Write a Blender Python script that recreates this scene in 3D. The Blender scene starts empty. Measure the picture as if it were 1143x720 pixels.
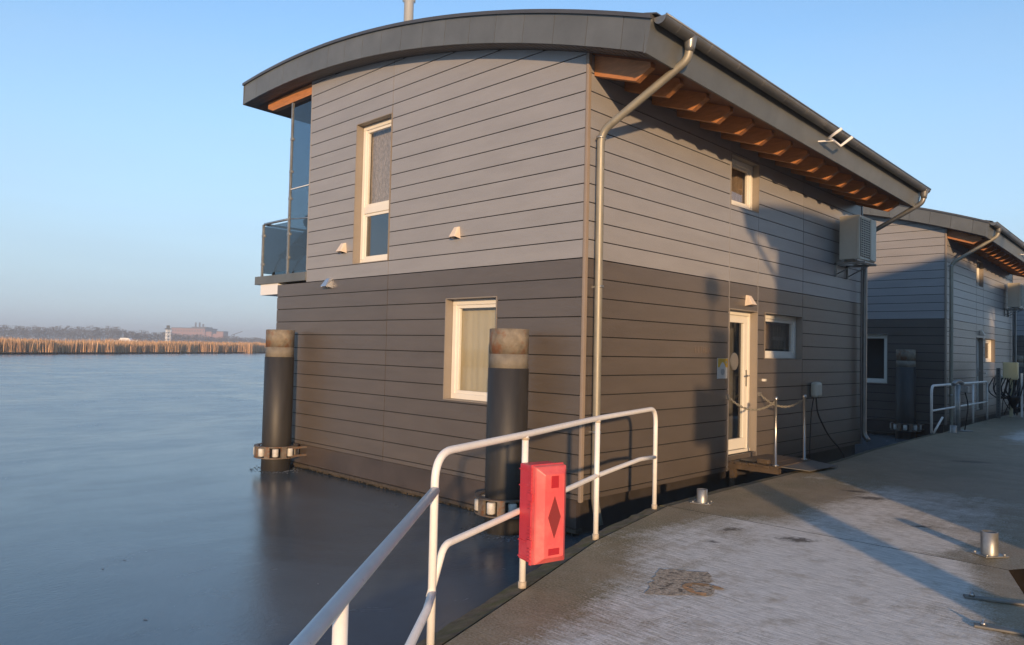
import bpy, bmesh, math, random
from mathutils import Vector, Matrix, Euler
random.seed(7)
scene = bpy.context.scene
COL = scene.collection
R = math.radians

# ------------------------------------------------------------------ camera
cam_data = bpy.data.cameras.new("camera")
cam_data.sensor_width = 36.0
cam_data.lens = 26.01
cam_data.clip_start = 0.05
cam_data.clip_end = 6000
cam = bpy.data.objects.new("camera", cam_data)
COL.objects.link(cam)
CR = Vector((0.716, 0.698, 0.0234)).normalized()
CF = Vector((-0.699, 0.715, 0.0363)); CF = (CF - CR * CF.dot(CR)).normalized()
CU = CR.cross(CF)
CP = Vector((5.425, -6.754, 2.157))
cam.matrix_world = Matrix(((CR.x, CU.x, -CF.x, CP.x), (CR.y, CU.y, -CF.y, CP.y), (CR.z, CU.z, -CF.z, CP.z), (0, 0, 0, 1)))
scene.camera = cam

# ------------------------------------------------------------------ light
SUN_EL = 8.6
CLOUD = (1.62, 2.15, 2.75)
SUN_DIR = Vector((0.725 * math.cos(R(SUN_EL)), -0.688 * math.cos(R(SUN_EL)), math.sin(R(SUN_EL)))).normalized()
world = bpy.data.worlds.new("World"); scene.world = world
world.use_nodes = True
wn = world.node_tree; wn.nodes.clear()
wo = wn.nodes.new("ShaderNodeOutputWorld"); bg = wn.nodes.new("ShaderNodeBackground")
sky = wn.nodes.new("ShaderNodeTexSky"); sky.sky_type = 'NISHITA'
sky.sun_disc = False
sky.sun_elevation = R(SUN_EL)
sky.sun_rotation = math.atan2(SUN_DIR.x, SUN_DIR.y)
sky.altitude = 0; sky.air_density = 1.0; sky.dust_density = 0.1; sky.ozone_density = 2.8
bg.inputs['Strength'].default_value = 0.135
# a low pale bank of winter cloud lies along the horizon
wtc = wn.nodes.new('ShaderNodeTexCoord'); wsp = wn.nodes.new('ShaderNodeSeparateXYZ'); wn.links.new(wtc.outputs['Generated'], wsp.inputs[0])
wmp = wn.nodes.new('ShaderNodeMapping'); wmp.inputs['Scale'].default_value = (1, 1, 9); wn.links.new(wtc.outputs['Generated'], wmp.inputs[0])
wno = wn.nodes.new('ShaderNodeTexNoise'); wno.inputs['Scale'].default_value = 2.2; wno.inputs['Detail'].default_value = 5; wn.links.new(wmp.outputs[0], wno.inputs['Vector'])
wma = wn.nodes.new('ShaderNodeMath'); wma.operation = 'MULTIPLY_ADD'; wma.inputs[1].default_value = -0.10; wn.links.new(wno.outputs[0], wma.inputs[0]); wn.links.new(wsp.outputs[2], wma.inputs[2])
wmr = wn.nodes.new('ShaderNodeMapRange'); wmr.interpolation_type = 'SMOOTHSTEP'; wmr.inputs[1].default_value = -0.08; wmr.inputs[2].default_value = 0.46; wmr.inputs[3].default_value = 0.92; wmr.inputs[4].default_value = 0.0
wn.links.new(wma.outputs[0], wmr.inputs[0])
wmx = wn.nodes.new('ShaderNodeMix'); wmx.data_type = 'RGBA'; wmx.inputs['B'].default_value = (CLOUD[0], CLOUD[1], CLOUD[2], 1)
wn.links.new(wmr.outputs[0], wmx.inputs['Factor']); wn.links.new(sky.outputs[0], wmx.inputs['A'])
wn.links.new(wmx.outputs['Result'], bg.inputs[0]); wn.links.new(bg.outputs[0], wo.inputs[0])
sd = bpy.data.lights.new("sun", 'SUN'); sd.energy = 2.75; sd.angle = R(1.2); sd.color = (1.0, 0.66, 0.36)
sun = bpy.data.objects.new("sun", sd); COL.objects.link(sun)
sun.rotation_euler = SUN_DIR.to_track_quat('Z', 'Y').to_euler()
scene.view_settings.view_transform = 'Standard'
scene.view_settings.look = 'None'
scene.view_settings.exposure = 1.2
scene.view_settings.gamma = 1.0

# ------------------------------------------------------------------ materials
def mat(name, col, rough=0.6, metal=0.0, spec=0.5, var=0.0, vscale=3.0, bump=0.0, bscale=40.0,
        stretch=(1, 1, 1), dirt=None, dscale=1.5, dthr=(0.5, 0.7), island=0.0, rvar=0.0):
    m = bpy.data.materials.new(name); m.use_nodes = True
    nt = m.node_tree; b = nt.nodes['Principled BSDF']
    b.inputs['Roughness'].default_value = rough; b.inputs['Metallic'].default_value = metal
    b.inputs['Specular IOR Level'].default_value = spec
    tc = nt.nodes.new('ShaderNodeTexCoord'); mp = nt.nodes.new('ShaderNodeMapping')
    mp.inputs['Scale'].default_value = stretch
    nt.links.new(tc.outputs['Object'], mp.inputs[0])
    cur = None
    rgb = nt.nodes.new('ShaderNodeRGB'); rgb.outputs[0].default_value = (*col, 1); cur = rgb.outputs[0]
    if var > 0:
        n = nt.nodes.new('ShaderNodeTexNoise'); n.inputs['Scale'].default_value = vscale; n.inputs['Detail'].default_value = 6
        n.inputs['Roughness'].default_value = 0.62
        nt.links.new(mp.outputs[0], n.inputs['Vector'])
        mr = nt.nodes.new('ShaderNodeMapRange'); mr.inputs[1].default_value = 0.3; mr.inputs[2].default_value = 0.7
        mr.inputs[3].default_value = 1 - var; mr.inputs[4].default_value = 1 + var
        nt.links.new(n.outputs[0], mr.inputs[0])
        hv = nt.nodes.new('ShaderNodeHueSaturation'); nt.links.new(cur, hv.inputs['Color']); nt.links.new(mr.outputs[0], hv.inputs['Value'])
        cur = hv.outputs[0]
        if rvar > 0:
            r2 = nt.nodes.new('ShaderNodeMapRange'); r2.inputs[1].default_value = 0.3; r2.inputs[2].default_value = 0.7
            r2.inputs[3].default_value = max(0.02, rough - rvar); r2.inputs[4].default_value = min(1, rough + rvar)
            nt.links.new(n.outputs[0], r2.inputs[0]); nt.links.new(r2.outputs[0], b.inputs['Roughness'])
    if island > 0:
        g = nt.nodes.new('ShaderNodeNewGeometry'); mr = nt.nodes.new('ShaderNodeMapRange')
        mr.inputs[3].default_value = 1 - island; mr.inputs[4].default_value = 1 + island
        nt.links.new(g.outputs['Random Per Island'], mr.inputs[0])
        hv = nt.nodes.new('ShaderNodeHueSaturation'); nt.links.new(cur, hv.inputs['Color']); nt.links.new(mr.outputs[0], hv.inputs['Value'])
        cur = hv.outputs[0]
    if dirt:
        n = nt.nodes.new('ShaderNodeTexNoise'); n.inputs['Scale'].default_value = dscale; n.inputs['Detail'].default_value = 8
        n.inputs['Roughness'].default_value = 0.7
        nt.links.new(mp.outputs[0], n.inputs['Vector'])
        mr = nt.nodes.new('ShaderNodeMapRange'); mr.inputs[1].default_value = dthr[0]; mr.inputs[2].default_value = dthr[1]
        nt.links.new(n.outputs[0], mr.inputs[0])
        mx = nt.nodes.new('ShaderNodeMix'); mx.data_type = 'RGBA'
        nt.links.new(mr.outputs[0], mx.inputs['Factor']); nt.links.new(cur, mx.inputs['A']); mx.inputs['B'].default_value = (*dirt, 1)
        cur = mx.outputs['Result']
    nt.links.new(cur, b.inputs['Base Color'])
    if bump > 0:
        n = nt.nodes.new('ShaderNodeTexNoise'); n.inputs['Scale'].default_value = bscale; n.inputs['Detail'].default_value = 5
        nt.links.new(mp.outputs[0], n.inputs['Vector'])
        bp = nt.nodes.new('ShaderNodeBump'); bp.inputs['Strength'].default_value = bump; bp.inputs['Distance'].default_value = 0.01
        nt.links.new(n.outputs[0], bp.inputs['Height']); nt.links.new(bp.outputs[0], b.inputs['Normal'])
    return m

M = {}
M['light_board'] = mat('pale grey fibre board', (0.262, 0.255, 0.258), 0.38, spec=0.8, var=0.07, vscale=1.1, bump=0.22, bscale=26, stretch=(1, 1, 5), island=0.03)
M['dark_board'] = mat('taupe fibre board', (0.096, 0.080, 0.068), 0.33, spec=0.8, var=0.11, vscale=1.1, bump=0.22, bscale=26, stretch=(1, 1, 5), island=0.05)
M['backing'] = mat('black membrane', (0.008, 0.008, 0.009), 0.9)
M['trim'] = mat('corner trim', (0.27, 0.215, 0.17), 0.45, var=0.06)
M['reveal'] = mat('window reveal sheet', (0.25, 0.215, 0.18), 0.45, var=0.05)
M['zinc'] = mat('weathered zinc', (0.150, 0.155, 0.150), 0.42, metal=0.35, var=0.14, vscale=2.2, stretch=(1, 1, 1), bump=0.06, bscale=6, island=0.05)
M['zinc_dark'] = mat('dark roof sheet', (0.085, 0.085, 0.09), 0.4, metal=0.3, var=0.1)
M['gutter'] = mat('galvanised gutter', (0.21, 0.21, 0.205), 0.36, metal=0.6, var=0.15, vscale=4, bump=0.05, bscale=9)
M['pipe'] = mat('galvanised pipe', (0.27, 0.25, 0.20), 0.5, metal=0.35, var=0.12, vscale=5, rvar=0.08)
M['soffit'] = mat('soffit boards', (0.14, 0.125, 0.115), 0.6, var=0.1)
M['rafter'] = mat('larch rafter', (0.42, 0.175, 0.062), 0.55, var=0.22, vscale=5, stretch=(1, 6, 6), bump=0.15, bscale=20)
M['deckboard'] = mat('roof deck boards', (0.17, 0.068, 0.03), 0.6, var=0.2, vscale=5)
M['white'] = mat('white window plastic', (0.72, 0.69, 0.62), 0.32, var=0.03)
M['rail_white'] = mat('worn white rail paint', (0.80, 0.77, 0.73), 0.42, var=0.05, vscale=12, dirt=(0.22, 0.15, 0.10), dscale=26, dthr=(0.66, 0.72), bump=0.12, bscale=60)
M['rail_foot'] = mat('bare rail foot', (0.42, 0.36, 0.28), 0.6, var=0.2, vscale=20, bump=0.3, bscale=60)
M['steel'] = mat('steel fittings', (0.45, 0.44, 0.42), 0.3, metal=0.9, var=0.08)
M['galv'] = mat('galvanised steel', (0.33, 0.33, 0.32), 0.45, metal=0.7, var=0.2, vscale=9)
M['rust'] = mat('rusty edge steel', (0.15, 0.125, 0.10), 0.7, metal=0.2, var=0.3, vscale=12, dirt=(0.16, 0.07, 0.03), dscale=9, dthr=(0.5, 0.62), bump=0.3, bscale=50)
M['hull'] = mat('dark pontoon concrete', (0.045, 0.038, 0.034), 0.4, var=0.25, vscale=2.5, bump=0.15, bscale=15)
M['plinth'] = mat('dark plinth sheet', (0.062, 0.05, 0.045), 0.3, var=0.25, vscale=1.6, bump=0.05, bscale=4)
M['black'] = mat('black rubber', (0.012, 0.012, 0.013), 0.5, var=0.1)
M['sleeve'] = mat('black pile sleeve', (0.024, 0.022, 0.020), 0.55, var=0.3, vscale=3, stretch=(3, 3, 0.5), dirt=(0.10, 0.095, 0.09), dscale=3.5, dthr=(0.66, 0.9), bump=0.08, bscale=10)
M['pile_top'] = mat('rusted pile head', (0.19, 0.16, 0.12), 0.75, var=0.4, vscale=7, dirt=(0.17, 0.075, 0.035), dscale=3.0, dthr=(0.5, 0.62), bump=0.5, bscale=30)
M['pile_band'] = mat('pale grey pile band', (0.165, 0.145, 0.115), 0.7, var=0.25, vscale=6, dirt=(0.17, 0.10, 0.05), dscale=4, dthr=(0.55, 0.7), bump=0.4, bscale=30)
M['ledge'] = mat('grimy waterline ledge', (0.06, 0.048, 0.036), 0.6, var=.4, vscale=20)
M['roller'] = mat('white plastic roller', (0.50, 0.48, 0.44), 0.5, var=0.3, vscale=12)
M['vent'] = mat('cream vent hood', (0.70, 0.58, 0.46), 0.4, var=0.04)
M['vent_metal'] = mat('bare metal vent hood', (0.62, 0.62, 0.62), 0.25, metal=0.8)
M['ac'] = mat('cream enamel casing', (0.56, 0.52, 0.43), 0.45, var=0.04, vscale=4)
M['ac_dark'] = mat('dark fan grille', (0.03, 0.03, 0.032), 0.5)
M['curtain'] = mat('cream curtain cloth', (0.42, 0.37, 0.26), 0.9, var=0.08, vscale=3, stretch=(2, 2, 0.4))
M['screen'] = mat('woven sun screen', (0.26, 0.225, 0.20), 0.8, var=0.45, vscale=16, stretch=(4, 4, 1.2))
M['room'] = mat('dim room wall', (0.10, 0.095, 0.09), 0.9)
M['wire'] = mat('black cable', (0.012, 0.012, 0.012), 0.5)
M['yellow'] = mat('yellow notice print', (0.62, 0.38, 0.03), 0.5)
M['paper'] = mat('pale notice print', (0.58, 0.57, 0.53), 0.5)
M['print_grey'] = mat('grey notice print', (0.33, 0.34, 0.33), 0.5)
M['gold'] = mat('dull metal letters', (0.15, 0.12, 0.10), 0.5)
M['red'] = mat('faded red plastic', (0.55, 0.04, 0.06), 0.42, var=0.10, vscale=7, dirt=(0.66, 0.13, 0.15), dscale=4, dthr=(0.52, 0.8), bump=0.06, bscale=30)
M['red_dark'] = mat('dark red panel', (0.40, 0.018, 0.028), 0.35)
M['red_lid'] = mat('sun bleached red lid', (0.66, 0.09, 0.095), 0.42, var=0.10, vscale=6, dirt=(0.74, 0.19, 0.17), dscale=3.5, dthr=(0.45, 0.75), bump=0.06, bscale=30)
M['brown_glass'] = mat('smoked symbol panel', (0.22, 0.03, 0.03), 0.25)
M['timber'] = mat('mossy dark timber', (0.12, 0.098, 0.068), 0.85, var=0.5, vscale=9, stretch=(3, 1, 3), dirt=(0.085, 0.09, 0.03), dscale=4, dthr=(0.45, 0.65), bump=0.8, bscale=30)
M['slab_side'] = mat('near-black slab edge', (0.012, 0.010, 0.009), 0.9, spec=0.05, var=.4, vscale=5)  # slab sides kept in a near-black tone
M['drape'] = mat('brown drape', (0.20, 0.145, 0.10), .9, var=.4, vscale=7, stretch=(5, 5, .8))
M['plank'] = mat('wet old planks', (0.075, 0.052, 0.032), 0.6, var=0.35, vscale=8, stretch=(1, 5, 1), bump=0.4, bscale=25)
M['plate'] = mat('checker steel plate', (0.14, 0.135, 0.125), 0.5, metal=0.3, var=0.2, vscale=8)
M['box_cream'] = mat('yellowed box plastic', (0.52, 0.48, 0.30), 0.5, var=0.08)
M['factory'] = mat('brick factory wall', (0.30, 0.16, 0.13), 0.9, var=0.12, vscale=0.08)
M['factory_roof'] = mat('factory roofing', (0.10, 0.10, 0.11), 0.9)
M['white_metal'] = mat('white painted steel', (0.75, 0.75, 0.75), 0.5)
M['chair'] = mat('dark chair fabric', (0.03, 0.032, 0.036), 0.8)
M['flue'] = mat('stainless flue', (0.60, 0.64, 0.68), 0.35, metal=0.3, var=0.04)

def glass_mat(name, tint, refl):
    m = bpy.data.materials.new(name); m.use_nodes = True; nt = m.node_tree; nt.nodes.clear()
    o = nt.nodes.new('ShaderNodeOutputMaterial'); t = nt.nodes.new('ShaderNodeBsdfTransparent'); t.inputs[0].default_value = (*tint, 1)
    g = nt.nodes.new('ShaderNodeBsdfGlossy'); g.inputs['Roughness'].default_value = 0.03; g.inputs['Color'].default_value = (0.95, 0.97, 1, 1)
    lf = nt.nodes.new('ShaderNodeLayerWeight'); lw = nt.nodes.new('ShaderNodeMath'); lw.operation = 'POWER'; lw.inputs[1].default_value = 3.5
    nt.links.new(lf.outputs['Facing'], lw.inputs[0])
    ad = nt.nodes.new('ShaderNodeMath'); ad.operation = 'ADD'; ad.inputs[1].default_value = refl; ad.use_clamp = True
    mx = nt.nodes.new('ShaderNodeMixShader')
    nt.links.new(lw.outputs[0], ad.inputs[0]); nt.links.new(ad.outputs[0], mx.inputs[0])
    nt.links.new(t.outputs[0], mx.inputs[1]); nt.links.new(g.outputs[0], mx.inputs[2]); nt.links.new(mx.outputs[0], o.inputs[0])
    return m
M['glass'] = glass_mat('window glass', (0.93, 0.94, 0.93), 0.06)
M['glass_dark'] = glass_mat('coated glass', (0.25, 0.27, 0.28), 0.16)
M['glass_tint'] = glass_mat('smoked balustrade glass', (0.34, 0.40, 0.44), 0.02)

# ------------------------------------------------------------------ mesh helpers
def box(bm, x0, x1, y0, y1, z0, z1, mtx=None):
    vs = [Vector(p) for p in ((x0, y0, z0), (x1, y0, z0), (x1, y1, z0), (x0, y1, z0), (x0, y0, z1), (x1, y0, z1), (x1, y1, z1), (x0, y1, z1))]
    if mtx is not None: vs = [mtx @ v for v in vs]
    v = [bm.verts.new(p) for p in vs]
    for f in ((0, 3, 2, 1), (4, 5, 6, 7), (0, 1, 5, 4), (1, 2, 6, 5), (2, 3, 7, 6), (3, 0, 4, 7)):
        bm.faces.new([v[i] for i in f])

def fillet(pts, r, n=6):
    pts = [Vector(p) for p in pts]; out = [pts[0]]
    for a, b, c in zip(pts, pts[1:], pts[2:]):
        d1 = (a - b); d2 = (c - b); rr = min(r, d1.length * 0.49, d2.length * 0.49)
        p = b + d1.normalized() * rr; q = b + d2.normalized() * rr
        for i in range(n + 1):
            t = i / n; out.append((1 - t) ** 2 * p + 2 * t * (1 - t) * b + t * t * q)
    out.append(pts[-1]); return out

def tube(bm, pts, r, seg=12, cap=True, radii=None):
    pts = [Vector(p) for p in pts]; n = len(pts)
    tg = [(pts[min(i + 1, n - 1)] - pts[max(i - 1, 0)]).normalized() for i in range(n)]
    up = Vector((0, 0, 1)) if abs(tg[0].z) < 0.9 else Vector((1, 0, 0))
    u = tg[0].cross(up).normalized(); rings = []
    for i in range(n):
        u = (u - tg[i] * u.dot(tg[i])).normalized(); w = tg[i].cross(u)
        rr = radii[i] if radii else r
        rings.append([bm.verts.new(pts[i] + (u * math.cos(a) + w * math.sin(a)) * rr) for a in [2 * math.pi * k / seg for k in range(seg)]])
    for a, b in zip(rings, rings[1:]):
        for k in range(seg):
            f = bm.faces.new((a[k], a[(k + 1) % seg], b[(k + 1) % seg], b[k])); f.smooth = True
    if cap:
        bm.faces.new(list(reversed(rings[0]))); bm.faces.new(rings[-1])

def lathe(bm, prof, cx, cy, seg=32, capt=True, capb=True):
    rings = []
    for r, z in prof:
        rings.append([bm.verts.new((cx + r * math.cos(2 * math.pi * k / seg), cy + r * math.sin(2 * math.pi * k / seg), z)) for k in range(seg)])
    for a, b in zip(rings, rings[1:]):
        for k in range(seg):
            f = bm.faces.new((a[k], a[(k + 1) % seg], b[(k + 1) % seg], b[k])); f.smooth = True
    if capb: bm.faces.new(list(reversed(rings[0])))
    if capt: bm.faces.new(rings[-1])

def prism(bm, poly, fn, d0, d1):
    """poly of (u,v); fn(u,v,d)->xyz"""
    a = [bm.verts.new(fn(u, v, d0)) for u, v in poly]; b = [bm.verts.new(fn(u, v, d1)) for u, v in poly]
    n = len(poly)
    for i in range(n): bm.faces.new((a[i], a[(i + 1) % n], b[(i + 1) % n], b[i]))
    bm.faces.new(list(reversed(a))); bm.faces.new(b)

def obj(name, bm, m, parent=None, bevel=0.0, autosmooth=False):
    bmesh.ops.recalc_face_normals(bm, faces=bm.faces[:])
    me = bpy.data.meshes.new(name); bm.to_mesh(me); bm.free()
    ms = m if isinstance(m, (list, tuple)) else [m]
    for k in ms: me.materials.append(M[k] if isinstance(k, str) else k)
    o = bpy.data.objects.new(name, me); COL.objects.link(o)
    if parent is not None: o.parent = parent
    if bevel > 0:
        md = o.modifiers.new('bevel', 'BEVEL'); md.width = bevel; md.segments = 2; md.limit_method = 'ANGLE'; md.angle_limit = R(50)
    return o

def new(): return bmesh.new()

def tag(o, label=None, cat=None, group=None, kind=None):
    if label: o['label'] = label
    if cat: o['category'] = cat
    if group: o['group'] = group
    if kind: o['kind'] = kind
    return o

def thing(name, label, cat, loc=(0, 0, 0), rz=0, group=None):
    o = bpy.data.objects.new(name, None); COL.objects.link(o)
    o.location = loc; o.rotation_euler = (0, 0, rz); o.empty_display_size = 0.2
    return tag(o, label, cat, group)

def copy_tree(o, parent=None):
    c = o.copy(); COL.objects.link(c); c.parent = parent
    if parent is None:
        pass
    for ch in list(o.children): copy_tree(ch, c)
    return c

# ------------------------------------------------------------------ the houseboat
W_LOW, W_UP, LEN = 7.25, 6.24, 8.94          # lower and upper width, length of the house
ZB = 3.25; BU = 0.22; BL = 0.2302; ZBOT = 0.42
TILT = 0.024
def soff(x, y=0.0): return 5.685 - 0.328 * x - 0.0232 * x * x - TILT * (y + 0.28)

def clad_cells(rows, u0, u1, joints, holes, topf):
    """cells (list of polygons in u,z) of boards after holes and roof line are cut"""
    out = []
    us = [u0] + [j for j in joints if u0 < j < u1] + [u1]
    for (za, zb) in rows:
        for ua, ub in zip(us, us[1:]):
            cuts = sorted({ua, ub} | {h[k] for h in holes for k in (0, 1) if ua < h[k] < ub and h[2] < zb and h[3] > za})
            # merge cells that have the same vertical span
            segs = []
            for a, b in zip(cuts, cuts[1:]):
                zs = [(za, zb)]
                for h in holes:
                    if h[0] < b - 1e-4 and h[1] > a + 1e-4:
                        nz = []
                        for p, q in zs:
                            if h[3] <= p or h[2] >= q: nz.append((p, q)); continue
                            if h[2] > p: nz.append((p, h[2]))
                            if h[3] < q: nz.append((h[3], q))
                        zs = nz
                for s in zs: segs.append((a, b, s[0], s[1]))
            for a, b, p, q in segs:
                g = 0.0065
                A = a + (0.0055 if a in us else 0.0); B = b - (0.0055 if b in us else 0.0)
                P = p + (g if p == za else 0); Q = q - (g if q == zb else 0)
                if Q - P < 0.012 or B - A < 0.012: continue
                n = max(1, int((B - A) / 0.05))
                top = []; ok = False
                for i in range(n + 1):
                    u = A + (B - A) * i / n; z = min(Q, topf(u)); top.append((u, max(P, z)))
                    if z > P + 0.01: ok = True
                if not ok: continue
                # drop the part with zero height
                top = [t for i, t in enumerate(top) if t[1] > P + 1e-3]
                if len(top) < 2: continue
                if all(abs(t[1] - Q) < 1e-6 for t in top): top = [top[0], top[-1]]
                out.append([(top[0][0], P), (top[-1][0], P)] + list(reversed(top)))
    return out

rows_low = []
z = ZB; k = 0
while z > ZBOT + 0.05:
    rows_low.append((max(ZBOT, z - BL), z)); z -= BL
rows_up = [(ZB + i * BU, ZB + (i + 1) * BU) for i in range(17)]
FRONT = lambda u, z, d: (u, -d, z)
SIDE = lambda u, z, d: (d, u, z)
BACK = lambda u, z, d: (u, LEN + d, z)
WEST = lambda u, z, d: (-W_LOW - d, u, z)
WESTUP = lambda u, z, d: (-W_UP - d, u, z)

# openings: (u0,u1,z0,z1)
F_UPWIN = (-4.80, -3.845, 3.475, 5.765); F_LOWWIN = (-2.46, -1.44, 1.44, 2.845)
S_UPWIN = (3.445, 4.365, 4.415, 5.195); S_LOWWIN = (4.62, 6.06, 2.10, 2.85); S_DOOR = (3.445, 4.36, 0.64, 2.85)

def window(root, name, hole, fn, depth, style, name_frame='frame'):
    """depth: how far the frame sits back; fn maps (u,z,d)"""
    u0, u1, z0, z1 = hole
    wroot = None
    # frame
    bm = new(); fw = 0.075
    def bx(a, b, c, d, p, q): prism(bm, [(a, c), (b, c), (b, d), (a, d)], fn, p, q)
    fu0, fu1, fz0, fz1 = u0 + 0.012, u1 - 0.012, z0 + 0.012, z1 - 0.012
    do, di = -depth, -depth - 0.07
    bx(fu0, fu1, fz0, fz0 + fw, do, di); bx(fu0, fu1, fz1 - fw, fz1, do, di)
    bx(fu0, fu0 + fw, fz0 + fw, fz1 - fw, do, di); bx(fu1 - fw, fu1, fz0 + fw, fz1 - fw, do, di)
    frame = obj('window', bm, 'white', root, bevel=0.006)
    lites = [(fz0 + fw, fz1 - fw)]
    if style == 'split':
        zm = z0 + (z1 - z0) * 0.385
        b2 = new()
        def bx2(a, b, c, d, p, q): prism(b2, [(a, c), (b, c), (b, d), (a, d)], fn, p, q)
        bx2(fu0 + fw, fu1 - fw, zm - 0.055, zm + 0.055, do, di); obj('transom', b2, 'white', frame, bevel=0.005)
        lites = [(fz0 + fw, zm - 0.055), (zm + 0.055, fz1 - fw)]
    for i, (a, c) in enumerate(lites):
        # sash
        s = 0.045; b2 = new(); A, B = fu0 + fw, fu1 - fw
        def bx3(p, q, r_, t): prism(b2, [(p, r_), (q, r_), (q, t), (p, t)], fn, do - 0.018, di - 0.004)
        bx3(A, B, a, a + s); bx3(A, B, c - s, c); bx3(A, A + s, a + s, c - s); bx3(B - s, B, a + s, c - s)
        obj('sash', b2, 'white', frame, bevel=0.004)
        b2 = new(); b2.faces.new([b2.verts.new(fn(*q_, do - 0.035)) for q_ in ((A + s, a + s), (B - s, a + s), (B - s, c - s), (A + s, c - s))])
        obj('pane', b2, 'glass_dark' if (style == 'split' and i == 0) else 'glass', frame)
    # room and curtain
    b2 = new(); e = 0.02
    back = -depth - 0.62
    q = [(u0 - .1, z0 - .1), (u1 + .1, z0 - .1), (u1 + .1, z1 + .1), (u0 - .1, z1 + .1)]
    a = [b2.verts.new(fn(u, z, -depth - 0.09)) for u, z in q]; c = [b2.verts.new(fn(u, z, back)) for u, z in q]
    for i in range(4): b2.faces.new((a[i], a[(i + 1) % 4], c[(i + 1) % 4], c[i]))
    b2.faces.new(c)
    obj('room_lining', b2, 'room', frame)
    if style in ('curtain', 'split', 'half'):
        b2 = new(); n = 60
        zt = z1 - 0.05; zb = z0 + 0.10 if style == 'curtain' else (z0 + (z1 - z0) * 0.385 if style == 'split' else z0 + 0.22 * (z1 - z0))
        prev = None
        for i in range(n + 1):
            u = u0 - 0.05 + (u1 - u0 + 0.1) * i / n; d = -depth - 0.15 - 0.0018 * math.sin(i * 0.9 + 0.8 * math.sin(i * 0.31))
            v = (b2.verts.new(fn(u, zb, d)), b2.verts.new(fn(u, zt, d)))
            if prev: f = b2.faces.new((prev[0], v[0], v[1], prev[1])); f.smooth = True
            prev = v
        obj('curtain' if style != 'split' else 'screen', b2, 'screen' if style == 'split' else ('drape' if style == 'half' else 'curtain'), frame)
    # reveal lining, sill
    b2 = new(); t = 0.010
    def bx4(p, q, r_, t_): prism(b2, [(p, r_), (q, r_), (q, t_), (p, t_)], fn, 0.020, -depth - 0.02)
    bx4(u0, u1, z0 - 0.002, z0 + t); bx4(u0, u1, z1 - t, z1 + 0.002); bx4(u0 - 0.002, u0 + t, z0 + t, z1 - t); bx4(u1 - t, u1 + 0.002, z0 + t, z1 - t)
    obj('reveal', b2, 'reveal', frame)
    return frame

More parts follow.
